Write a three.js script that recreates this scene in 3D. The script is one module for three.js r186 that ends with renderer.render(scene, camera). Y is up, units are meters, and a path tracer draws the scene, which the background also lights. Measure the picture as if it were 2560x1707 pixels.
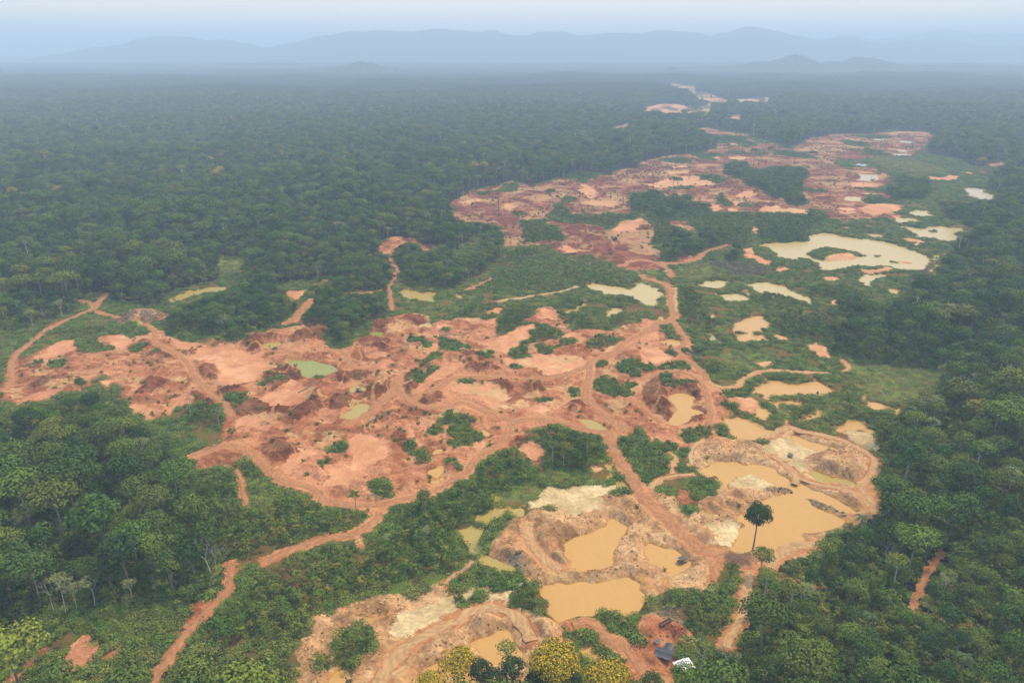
import * as THREE from 'three';
import { mergeGeometries } from 'three/addons/utils/BufferGeometryUtils.js';

// ---------------------------------------------------------------- camera, sky, sun, exposure
const H = 240, PITCH = 21.95 * Math.PI / 180, FPX = 1832;
const scene = new THREE.Scene();
const camera = new THREE.PerspectiveCamera(2 * Math.atan(853.5 / FPX) * 180 / Math.PI, 1024 / 682, 1, 60000);
camera.position.set(0, H, 0);
camera.rotation.x = -PITCH;
const renderer = new THREE.WebGLRenderer({ antialias: true });
renderer.setSize(1024, 682);
renderer.toneMapping = THREE.LinearToneMapping;
renderer.toneMappingExposure = 1.68;
renderer.shadowMap.enabled = true;

const SUN = new THREE.Vector3(0.42, 0.86, -0.30).normalize();
{ // hazy bright sky: pale at the horizon, a broad soft glow round the veiled sun
  const w = 256, h = 128, data = new Float32Array(w * h * 4);
  for (let j = 0; j < h; j++) for (let i = 0; i < w; i++) {
    const el = ((j + 0.5) / h - 0.5) * Math.PI, az = ((i + 0.5) / w - 0.5) * 2 * Math.PI;
    const d = new THREE.Vector3(Math.cos(el) * Math.cos(az), Math.sin(el), Math.cos(el) * Math.sin(az));
    const t = Math.max(0, d.y), g = Math.pow(Math.max(0, d.dot(SUN)), 6);
    const u = Math.min(1, t * 3);
    const o = (j * w + i) * 4;
    data[o] = 0.80 - 0.24 * u + 0.45 * g; data[o + 1] = 0.66 + 0.04 * u + 0.43 * g; data[o + 2] = 0.47 + 0.49 * u + 0.40 * g; data[o + 3] = 1;
  }
  const sky = new THREE.DataTexture(data, w, h, THREE.RGBAFormat, THREE.FloatType);
  sky.mapping = THREE.EquirectangularReflectionMapping; sky.magFilter = THREE.LinearFilter; sky.minFilter = THREE.LinearFilter; sky.needsUpdate = true;
  scene.background = sky; scene.environment = sky;
}
const sun = new THREE.DirectionalLight(0xffe4bd, 3.2);
sun.position.copy(SUN).multiplyScalar(3000).add(new THREE.Vector3(0, 0, -900));
sun.target.position.set(0, 0, -900); scene.add(sun.target);
sun.castShadow = true; sun.shadow.radius = 9;
sun.shadow.mapSize.set(4096, 4096);
Object.assign(sun.shadow.camera, { left: -1500, right: 1500, top: 1500, bottom: -1500, near: 10, far: 6000 });
scene.add(sun);
scene.fog = new THREE.FogExp2(new THREE.Color().setRGB(0.555, 0.76, 0.94), 0.00017);

// ---------------------------------------------------------------- small tools
let seedState = 12345;
function seed(n) { seedState = (n * 2654435761) >>> 0 || 1; }
function rnd() { seedState = (seedState + 0x6D2B79F5) >>> 0; let t = seedState; t = Math.imul(t ^ (t >>> 15), t | 1); t ^= t + Math.imul(t ^ (t >>> 7), t | 61); return ((t ^ (t >>> 14)) >>> 0) / 4294967296; }
const rr = (a, b) => a + (b - a) * rnd();
const clamp = (v, a, b) => v < a ? a : v > b ? b : v;
const mix = (a, b, t) => a + (b - a) * t;
const smooth = (a, b, v) => { const t = clamp((v - a) / (b - a), 0, 1); return t * t * (3 - 2 * t); };
const NT = new Float32Array(65536); seed(7); for (let i = 0; i < 65536; i++) NT[i] = rnd() * 2 - 1;
function noise(x, y) { // value noise, -1..1
  const xi = Math.floor(x), yi = Math.floor(y), fx = x - xi, fy = y - yi;
  const u = fx * fx * (3 - 2 * fx), v = fy * fy * (3 - 2 * fy);
  const a = (xi & 255), b = ((xi + 1) & 255), c = (yi & 255) << 8, d = ((yi + 1) & 255) << 8;
  const p = NT[a | c], q = NT[b | c], r = NT[a | d], s = NT[b | d];
  return p + (q - p) * u + (r - p + (p - q + s - r) * u) * v;
}
function fbm(x, y, n) { let s = 0, a = 0.5; for (let i = 0; i < n; i++) { s += a * noise(x, y); const t = x * 1.62 - y * 1.21 + 17.3; y = x * 1.21 + y * 1.62 + 5.1; x = t; a *= 0.5; } return s; }
const takenNames = {};
function numbered(n) { const k = takenNames[n] = (takenNames[n] ?? -1) + 1; return k ? `${n}_${String(k).padStart(3, '0')}` : n; }
function tag(o, label, category, group, kind) { o.userData.label = label; o.userData.category = category; if (group) o.userData.group = group; if (kind) o.userData.kind = kind; return o; }
function shadows(o) { o.traverse(m => { if (m.isMesh) { m.castShadow = true; m.receiveShadow = true; } }); return o; }
function put(o, name) { o.name = numbered(name); scene.add(o); shadows(o); return o; }

// a photo pixel (2560 x 1707) gives a direction; the point is where it meets the level y = h
const SP = Math.sin(PITCH), CP = Math.cos(PITCH);
function toGround(px, py, h = 0) {
  const a = (px - 1280) / FPX, b = (py - 853.5) / FPX;
  const dy = -SP - b * CP, dd = CP - b * SP;
  const t = (H - h) / Math.max(1e-4, -dy);
  return [a * t, dd * t];
}
function onRayAtDepth(px, py, D) { const a = (px - 1280) / FPX, b = (py - 853.5) / FPX; const dy = -SP - b * CP, dd = CP - b * SP, t = D / dd; return [a * t, H + dy * t]; }
function inView(x, y, D, m = 1) { // pixel position and scale
  const dy = y - H, zc = -dy * SP + D * CP, yc = dy * CP + D * SP;
  if (zc < 1) return null;
  const px = 1280 + FPX * x / zc, py = 853.5 - FPX * yc / zc;
  return [px, py, FPX / zc];
}
const TILES = { a: [0, 0, 800], b: [800, 0, 800], c: [1600, 0, 800], d: [0, 533, 800], e: [800, 533, 800], f: [1600, 533, 800], g: [0, 1066, 800], h: [800, 1066, 800], i: [1600, 1066, 800],
  j: [700, 1400, 460], l: [1100, 1400, 460], m: [1540, 1400, 460], n: [2100, 1400, 460], o: [0, 1400, 460], p: [2100, 250, 460], q: [2100, 540, 460], r: [2100, 820, 460], s: [2100, 1110, 460], t: [1560, 300, 460], w: [0, 0, 2560] };
function pixels(str) { let T = TILES.w; const out = []; for (const k of str.trim().split(/\s+/)) { if (TILES[k]) { T = TILES[k]; continue; } const [x, y] = k.split(',').map(Number), s = T[2] / 2352; out.push([T[0] + x * s, T[1] + y * s]); } return out; }
const ground = (str, h = 0) => pixels(str).map(([x, y]) => toGround(x, Math.max(y, 150), h));
const lines = s => s.trim().split('\n').map(v => v.trim()).filter(Boolean);
// ---------------------------------------------------------------- outlines read off the photograph
const OPEN = [`w 0,770 60,760 150,728 200,700 190,686 238,672 275,700 350,708 395,690 d 1160,660 1220,600 1400,545 1600,500 1620,440 1600,370 1640,345 1810,345 1800,460 1760,500 1900,520 2080,520 2180,510 2352,500
 e 0,470 60,490 200,540 480,545 540,500 520,380 440,300 420,240 500,190 640,200 720,240 820,230 900,260 900,330 1180,150 1090,110 970,40
 b 940,1500 1020,1460 1100,1400 1260,1370 1450,1330 1500,1370 1560,1380 1650,1340 1780,1310 1830,1285 1950,1270 2150,1295 2160,1260 2260,1240 2352,1250
 c 0,1200 60,1185 200,1150 420,1130 560,1090 590,1040 590,1000 400,950 480,935 620,965 800,980 830,1010 1000,1050 1100,1100 1200,1040 1250,1020 1450,985 1700,990 1850,960 1900,940 1900,970 2100,965 2180,1000 2120,1060
 p 1120,600 1120,680 1480,740 1700,850 1850,860 1950,820 2100,800 2100,850 1900,900 2000,960 1870,1100 2040,1200 2000,1290 1750,1330 1450,1300 1250,1300 1280,1460
 q 1400,60 1700,90 1860,160 1750,190 1620,200 1550,250 1480,330 1450,420 1360,500 1300,620 1220,800 1160,930 980,980 700,1100 500,1130
 f 1700,640 1500,670 1440,760 1440,960 1400,1000 1450,1060 1560,1080 1800,1120 2000,1130 2200,1150
 r 1150,500 1450,560 1300,840 1250,900 1000,950 900,1020 780,1060 760,1120 500,1150 420,1180 400,1230 460,1330 500,1400 480,1560
 s 500,110 640,110 760,290 520,250 560,330 620,410 640,620 560,780 480,860 360,960 200,1020 100,1120
 i 1500,720 1370,770 1350,880 1200,1000 1050,1010 960,1050 800,1010 820,1110 800,1200 800,1300 720,1500 680,1567
 m 1500,1160 1450,1150 1250,1150 900,1300 820,1600 500,1720 l 2352,1640 2000,1500 1850,1350 1800,1100 1150,1150 1050,1300 700,1480 300,1640 j 600,1720 100,1720
 g 1340,1567 1480,1400 1660,1200 1700,1050 1650,900 1850,700 1700,550 1560,420 1430,420 1440,330 1400,220 1280,130 1100,100 1060,60
 d 1060,1500 940,1490 860,1440 830,1330 700,1270 540,1300 400,1370 280,1400 100,1430 -300,1420 -300,1000`,
`o -300,1150 0,1000 400,800 800,690 1300,600 1700,600 2000,500 2352,640 2352,1100 2000,1700 -400,1700`];
const FAR_CLEARINGS = lines(`
c 20,795 180,760 300,770 400,800 530,765 520,810 640,830 740,820 750,860 680,850 500,850 400,830 200,860 90,830
c 130,640 250,615 400,640 420,680 300,665
c 360,700 480,680 650,720 640,745 450,740
c 700,730 960,725 950,745 720,745
b 1320,520 1900,520 2000,528 1880,540 1500,535
b 2140,930 2280,918 2270,940 2180,940
b 2200,570 2265,562 2280,578 2220,580`);
const SOIL_RED = [`d 40,1300 60,1150 130,1090 400,960 540,930 560,1000 650,940 740,920 880,890 980,920 1100,880 1060,830 1000,800 850,820 870,770 960,720 1120,710 1230,760 1180,790 1060,820 1200,870 1260,930 1480,960 1560,950 1800,950 1850,900 2000,870 2120,800 2200,690 2260,690 2300,650 2352,640
 e 0,840 60,830 70,1000 210,1000 300,930 380,850 540,770 700,750 800,770 830,810 1000,780 1180,780 1200,740 1300,700 1360,710 1320,830 1350,900 1480,830 1600,720 1700,700 1760,750 1800,830 1950,830 2100,880 2250,830 2352,820
 f 0,780 150,800 180,830 150,880 200,920 300,950 340,920 400,1080 480,1200 560,1290 640,1340 700,1400 690,1480 620,1560
 i 560,60 640,100 500,130 380,160 250,190 210,220 150,180 60,90 0,30
 h 2352,20 2250,50 2100,60 2000,30 1900,0 1700,0 1500,40 1600,100 1660,200 1640,300 1600,420 1560,270 1450,150 1350,180 1200,230 1100,360 880,480 700,540 450,620 440,680 260,640 0,580
 g 2352,560 2150,470 2000,380 1900,260 1800,220 1740,330 1480,330 1440,330 1380,230 1480,190 1640,140 1600,0
 d 1640,1560 1500,1500 1300,1420 1240,1500 1160,1540 1000,1500 940,1440 900,1330 870,1270 760,1200 700,1230 600,1330 450,1330 350,1390 250,1390 100,1420 0,1330`,
`g 1330,1500 1400,1330 1480,1270 1560,1290 1450,1420 1380,1480`, `h 300,990 400,950 490,960 470,990 380,1010 310,1025`, `h 260,830 350,820 360,900 290,930 260,900`,
`o 640,1500 880,1180 960,1040 1060,960 1170,950 1260,1160 1150,1340 900,1500`, `o 0,1564 160,1450 300,1370 450,1200 620,1100 660,1180 500,1280 400,1380 300,1564`, `o 1230,1330 1350,1200 1540,1110 1550,1180 1330,1350 1200,1400`,
`e 0,500 60,485 100,490 40,515`, `e 430,250 520,180 700,190 760,240 900,250 760,290 720,290 600,260 520,330 440,300`, `e 1070,310 1160,315 1150,335 1080,330`, `d 890,640 1000,590 1010,600 920,650`,
`i 270,540 290,460 400,510 390,570 300,590`, `i 90,210 140,200 200,260 160,300 110,250`];
const SOIL_TAN = [`i 380,170 470,100 640,90 900,160 1100,10 1180,40 1600,140 1780,240 1700,400 1760,480 1740,600 1560,700 1480,770 1360,800 1340,890 1200,990 960,1050 820,1040 790,1080 600,990 600,1070 540,1190 440,1240 250,1200 100,1260 0,1340
 h 2352,1340 1640,1350 1600,1130 1250,990 1240,900 1300,830 1450,680 1620,620 1700,640 1950,560 2100,500 2300,510 2352,480 i 0,440 150,490 250,520 300,620 340,700 420,640 430,570 560,510 620,460 600,430 560,360 450,380 440,340 380,290 365,200`,
`j 180,1700 180,1200 320,1010 400,920 380,740 560,700 680,760 680,660 850,570 1200,500 1500,460 1660,500 1870,440 1960,340 2110,340 2100,430 2352,400
 l 0,480 380,380 570,380 760,460 920,400 1200,250 1230,320 1060,390 980,410 870,560 860,620 1230,700 1390,800 1480,830 1560,930 1560,1060 1480,1200 1200,1400 1000,1640 j 500,1700`];
const SOIL_CAMP = [`l 1540,780 1700,790 1950,800 2080,900 2352,1060 m 0,1000 320,740 480,700 560,780 820,830 940,930 960,1000 880,1060 800,1130 720,1140 820,1300 820,1500 700,1640 180,1564 170,1480 0,1300 l 2352,1210 1900,880 1700,880 1600,900`, `m 60,760 120,770 270,950 240,970 120,880`];
const SOIL_NORTH = [`e 975,40 1000,0 b 940,1495 1020,1465 1100,1405 1260,1375 1420,1330 1560,1380 1780,1310 1830,1285 1950,1275 2150,1295 2160,1270 2260,1240 2352,1250
 c 0,1195 60,1185 200,1155 420,1130 560,1095 600,1040 590,1000 400,955 480,940 620,970 800,985 830,1015 870,1060 1000,1060 1100,1105 1180,1060 1250,1020 1450,985 1700,990 1850,965 1900,970 2100,970 2170,1000 2100,1080 2000,1150 1700,1160 1600,1180 1400,1180 1500,1240 1700,1230 1850,1290 1830,1360 1700,1390 1850,1440 1950,1520
 f 1880,40 1700,50 1500,60 1370,60 1250,20 1000,10 t 1640,1240 1500,1190 1300,1190 1100,1190 850,1200 600,1290 850,1310 960,1440 700,1560 f 620,200 500,290 350,360 200,390 150,430 0,430 e 2352,480 2300,440 2100,360 1980,320 1750,310 1700,240 1340,260 1330,180 1220,170 1190,130 1090,100`,
 `p 1850,870 1950,820 2100,800 2120,840 1950,870`, `q 1560,100 1700,90 1860,160 1750,180 1650,130`];
const GRASS = lines(`
f 260,420 400,350 520,380 560,470 400,500 280,480
f 0,380 100,380 190,430 150,480 0,450
f 600,1050 800,1000 1000,1020 1000,1120 800,1160 640,1130
f 1500,1100 2200,1150 2200,1300 1900,1400 1680,1370 1640,1260 1560,1190
d 640,800 760,770 860,800 820,850 700,880
d 1600,360 1810,350 1790,450 1620,440
h 1220,420 1560,400 1640,470 1600,550 1320,570 1270,520
h 600,1160 900,1080 1100,990 950,1140 880,1200 600,1250 400,1270
p 350,740 900,730 1400,900 1380,960 900,920 500,860`);
const PINK = lines(`
d 1490,1010 1650,990 1750,1010 1850,1040 1940,1020 1930,1070 1980,1110 1990,1160 1900,1190 1890,1240 1800,1260 1680,1280 1590,1270 1620,1180 1580,1120 1500,1090 1380,1070 1480,1010
d 1180,890 1240,910 1340,930 1470,965 1490,990 1400,1010 1340,1015 1280,990 1250,940 1170,910
d 1920,1340 2000,1320 2100,1260 2160,1240 2230,1270 2260,1330 2250,1390 2190,1430 2130,1450 2000,1430 1920,1400
d 780,910 880,895 960,920 980,950 900,1010 850,1000 790,960
d 200,1090 300,1030 400,960 480,930 550,940 560,1000 450,1050 330,1080
d 950,1310 1040,1260 1040,1290 980,1340 940,1345
d 1140,1190 1190,1195 1150,1210
d 930,1440 1000,1400 1140,1460 1100,1490 950,1500
d 1740,1520 1830,1500 1920,1510 1930,1567 1750,1580
d 740,1230 810,1240 800,1290 740,1270
d 250,1360 330,1320 360,1330 320,1380
d 2090,600 2120,575 2250,575 2230,625 2180,640 2110,630
h 180,100 250,75 330,65 420,90 510,120 520,190 480,240 400,280 320,320 250,370 200,440 120,440 0,450 70,370 100,300 230,290 240,230 200,150
h 690,90 740,120 780,160 750,170 700,130 640,30 660,0
h 1460,170 1500,150 1570,160 1620,200 1600,250 1560,270 1500,220
h 1110,130 1160,110 1220,120 1210,160 1130,150
g 2080,290 2200,180 2300,170 2340,180 2260,230 2230,300 2100,330 2180,360 2080,340
g 1790,130 1840,105 1870,115 1800,145
e 1130,960 1260,930 1400,880 1480,830 1590,830 1580,880 1540,930 1480,960 1470,1000 1400,1040 1260,1010 1220,980
e 690,1340 720,1270 800,1200 880,1140 1040,1100 1050,1120 960,1180 880,1230 800,1290 720,1345
e 790,970 860,960 920,1010 900,1040 800,1050
e 1010,980 1100,1010 1060,1040
e 1570,750 1680,720 1740,760 1740,800 1600,790
e 1190,745 1280,710 1350,705 1330,800 1230,850 1240,780
e 1760,255 1820,245 1900,275 1900,295 1800,300
e 2150,130 2200,90 2352,50 2352,110 2300,140 2170,160
t 0,1330 180,1275 250,1290 170,1340 140,1440 0,1440
e 1740,920 1830,890 1920,900 1960,940 1920,980 1850,970
e 1500,1440 1600,1420 1700,1440 1680,1490 1560,1470
e 1680,1450 1760,1420 1830,1360 1830,1380 1740,1450
e 850,830 940,830 930,850 870,855
e 480,1450 560,1415 590,1440 520,1460
e 330,1050 420,1025 500,1030 480,1060 380,1075
f 0,780 80,790 150,800 100,850 0,860
f 0,870 130,890 140,930 60,980 0,970
f 0,1010 130,1010 220,1050 240,1090 180,1120 0,1130
f 650,1380 740,1350 820,1370 870,1410 860,1470 810,1495 730,1460
f 740,270 850,260 860,320 980,370 920,400 800,340
f 820,110 860,90 890,110 850,150 820,160
p 0,1390 200,1390 190,1470 0,1480
p 230,1400 400,1340 600,1330 740,1340 830,1380 730,1440 560,1460 450,1500 300,1440
p 130,1070 250,1050 450,1070 520,1110 380,1130 140,1120
p 650,1480 720,1490 900,1510 1100,1550 900,1564 720,1540
p 1130,985 1300,1000 1400,960 1540,990 1520,1020 1350,1045 1150,1020
p 1580,930 1720,930 1730,955 1600,950
p 1740,890 1820,890 1900,950 1830,940`);
const PALE = lines(`
e 960,1300 1050,1260 1160,1290 1250,1250 1350,1310 1400,1370 1330,1400 1440,1450 1250,1430 1150,1340 1050,1340
e 1420,1420 1450,1380 1500,1370 1540,1410 1520,1440 1450,1440
e 1320,1080 1480,1060 1600,1040 1750,1050 1900,1060 1960,1130 1800,1190 1640,1190 1580,1130 1450,1150 1370,1110
e 2100,1000 2170,980 2200,1000 2150,1040 2100,1040
e 600,1250 700,1240 800,1220 640,1280
e 1040,780 1190,780 1180,800 1050,800
h 1990,310 2060,300 2060,340 2000,350
t 210,825 400,820 500,770 700,740 900,720 1000,740 920,790 900,840 700,860 500,880 380,870 300,840
t 520,710 600,670 830,650 800,690 640,700
t 920,800 1050,770 1140,800 1120,850 900,850
t 620,610 700,590 850,585 840,605 640,625
t 1140,490 1250,450 1200,510 1150,520
t 1340,490 1450,465 1620,490 1500,520 1370,510
t 1290,325 1380,305 1470,320 1400,335
t 1440,980 1560,920 1680,920 1640,1000 1450,1010
t 1110,1160 1130,1090 1220,1100 1270,1150 1180,1190
t 1320,1160 1380,1130 1480,1180 1330,1190
t 1720,1150 1800,1110 1990,1100 2000,1150 2150,1140 2352,1170 2352,1220 1800,1200
t 1380,1050 1530,1050 1450,1100 1390,1100
b 1030,1490 1150,1465 1200,1480 1060,1510
b 1340,1540 1370,1500 1440,1520 1400,1560
b 1900,1410 1930,1355 1980,1370 2030,1420 2000,1470
b 1900,1500 2000,1480 2190,1490 2170,1530 1960,1510
f 990,420 1060,410 1110,420 1060,450 1000,440
f 1340,480 1420,470 1480,490 1400,520
f 1220,980 1300,960 1400,1010 1400,1080 1330,1080
f 970,910 1050,910 1120,940 1010,950
f 1400,650 1480,645 1500,670 1410,690
f 840,1110 960,1100 1000,1130 900,1150
q 760,310 900,300 1050,320 1100,380 980,400 880,340
i 1050,-100 1100,-80 1120,10 1060,0`);
const GREY = lines(`
h 1510,560 1600,550 1640,480 1680,440 1760,470 1900,440 2050,440 2180,430 2250,470 2200,480 2080,500 2050,520 2080,580 2090,610 1950,650 1870,680 1800,640 1680,600 1560,620
j 1500,690 1640,700 1900,600 2100,520 2352,470 2352,560 2250,700 2050,740 1930,900 1870,940 1700,1020 1500,1020 1410,980 1430,900 1500,800
l 0,500 200,460 570,410 760,470 900,420 1190,270 1180,310 980,400 880,520 760,540 600,560 300,600 270,680 0,760
i 900,190 960,130 1100,80 1130,110 1230,160 1300,190 1330,200 1200,250 1240,300 1230,340 1120,320 1030,290 950,240
i 480,730 600,730 640,690 720,720 730,790 700,850 600,895 530,880 570,820 520,770
r 0,1330 150,1305 300,1315 440,1355 470,1400 520,1480 480,1564 s 480,90 360,90 240,20 r 300,1550 200,1480 100,1390
i 660,460 670,400 740,360 820,345 900,370 960,420 1030,450 900,470`);
const RUBBLE = lines(`
d 850,800 870,770 960,720 1120,710 1200,740 1120,790 1060,820 1000,790 980,810 880,830
i 1220,525 1300,540 1400,575 1500,640 1530,670 1480,670 1400,620 1280,580
i 900,465 1100,450 1180,490 1100,490 950,490
h 1400,1040 1480,1060 1540,1110 1560,1090 1480,980 1420,960 1360,1000
m 480,640 700,650 900,700 880,860 780,830 560,780
e 2100,1060 2120,1050`);
const GREYBRUSH = lines(`
e 1670,500 1800,460 2000,440 2250,480 2300,540 2000,500 1800,540
f 480,370 700,350 900,400 1000,430 900,470 700,470
q 900,860 980,700 1130,620 1200,620 1150,740 1160,900 1000,960`);
// [height in metres, outline]
const MOUNDS = lines(`
3 d 980,1290 1080,1230 1180,1210 1250,1240 1160,1290 1060,1330 1000,1345
3 d 1560,1350 1640,1300 1820,1250 1800,1280 1700,1320 1600,1360
2 d 1000,1060 1180,1010 1340,1000 1400,1030 1300,1050
3 d 1500,970 1560,930 1650,930 1660,970 1600,995 1530,990
4 d 1770,960 1850,900 2050,890 2070,930 1920,945 1900,1000 1830,1020
4 d 2110,960 2200,880 2352,830 2400,850 2410,960 2300,930 2200,960
3.5 d 1910,1250 1960,1190 2100,1130 2200,1190 2260,1230 2150,1260 2000,1310
4 d 1700,1420 1760,1350 1880,1360 1980,1420 2140,1460 2100,1500 1900,1490 1750,1500
4 d 2100,1500 2352,1290 2352,1460 2200,1530
3 d 1805,1180 1860,1130 1900,1135 1890,1160 1820,1190
2.5 d 200,1270 300,1210 420,1190 540,1200 380,1240 240,1290
2.5 d 1350,1050 1480,990 1500,1000 1440,1040
2.5 d 1100,1130 1220,1110 1230,1140 1120,1160
2.5 d 1400,1160 1560,1110 1630,1190 1600,1230 1480,1210
3 d 1380,1300 1500,1330 1640,1420 1500,1400 1420,1360
3 e 560,800 680,760 780,770 800,800 700,830
4 e 280,950 400,930 520,960 480,1000 330,1010
4 e 340,860 440,800 540,780 560,830 480,860 400,865
3 e 1030,1060 1110,1020 1240,1080 1170,1130
3 e 1060,1140 1180,1080 1280,1110 1330,1160 1150,1180
4 e 440,1290 500,1230 560,1200 550,1290 480,1340
4 e 620,1200 760,1180 720,1290 660,1360 620,1330
3 e 720,1400 800,1350 910,1310 880,1400 780,1420
4 e 100,1350 250,1370 200,1440 60,1450
3 e 350,1270 480,1290 430,1370 330,1360
3 e 1210,1230 1350,1240 1420,1290 1400,1330 1340,1290
3 e 1490,1260 1600,1260 1660,1330 1560,1350
2.5 e 1300,1390 1380,1420 1430,1400 1380,1450
2.5 e 1380,945 1470,945 1490,970 1420,965
3 e 100,1180 380,1170 330,1230 120,1240
3 e 1840,1400 1960,1370 1960,1440 1830,1470
3 g 1900,150 2080,80 2250,180 2100,260 2000,270
3 h 520,100 580,20 640,90 640,200 560,170
3 h 1150,20 1300,80 1200,100
3 h 1420,80 1500,50 1560,100 1480,140
3 f 10,1300 100,1200 260,1200 180,1290 200,1380 120,1450 20,1400
3 f 260,1280 330,1240 430,1280 470,1380 420,1400 400,1340 330,1300
3 f 380,1410 460,1430 500,1520 400,1560 350,1540 440,1480
3 f 200,1400 240,1480 200,1540 120,1480
2.5 i 390,260 400,180 480,110 640,90 800,110 890,190 820,250 540,250 430,285
3 i 1200,250 1330,200 1450,160 1600,190 1700,260 1650,380 1550,390 1400,340 1280,290
2.5 i 1340,480 1460,450 1600,520 1680,610 1600,600 1460,515
2.5 i 440,560 600,500 800,500 760,590 680,640 560,700 400,690
3 i 350,960 430,930 420,860 300,820 220,850 330,920
2.5 i 330,1060 440,1000 540,1040 520,1160 420,1180
3 l 0,900 400,740 700,730 880,800 880,870 700,920 480,950 330,1050 0,1150
3.5 l 940,690 1230,720 1500,850 1560,1000 1480,1090 1240,1110 1180,900 1080,800
3 h 1290,830 1450,690 1500,760 1560,960 1480,1050 1300,980
3 h 1620,660 1800,700 1960,700 2080,640 2300,560 2352,680 2280,700 2150,640 2090,680 2060,730 1860,800 1780,830 1800,960 1850,1050 1740,1030 1620,930 1560,760
2.5 h 1850,1070 2000,1050 2160,1050 2352,1010 2352,1130 2100,1110 1950,1130 1750,1120
2.5 j 1250,830 1380,780 1480,800 1400,900 1300,980
2 j 200,1380 250,1180 420,1030 560,1000 440,1150 350,1300
2.5 j 1200,1180 1500,1040 1700,1060 1400,1250 1100,1500 1000,1400
2.5 t 820,1000 900,880 1040,870 1090,960 960,1030
2.5 t 1140,780 1300,740 1450,800 1500,870 1300,860
2.5 t 640,840 760,760 900,780 880,830
2.5 t 1280,360 1450,340 1600,380 1450,430 1320,410
2.5 m 560,870 760,860 920,930 860,1030 700,1000`);
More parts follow.
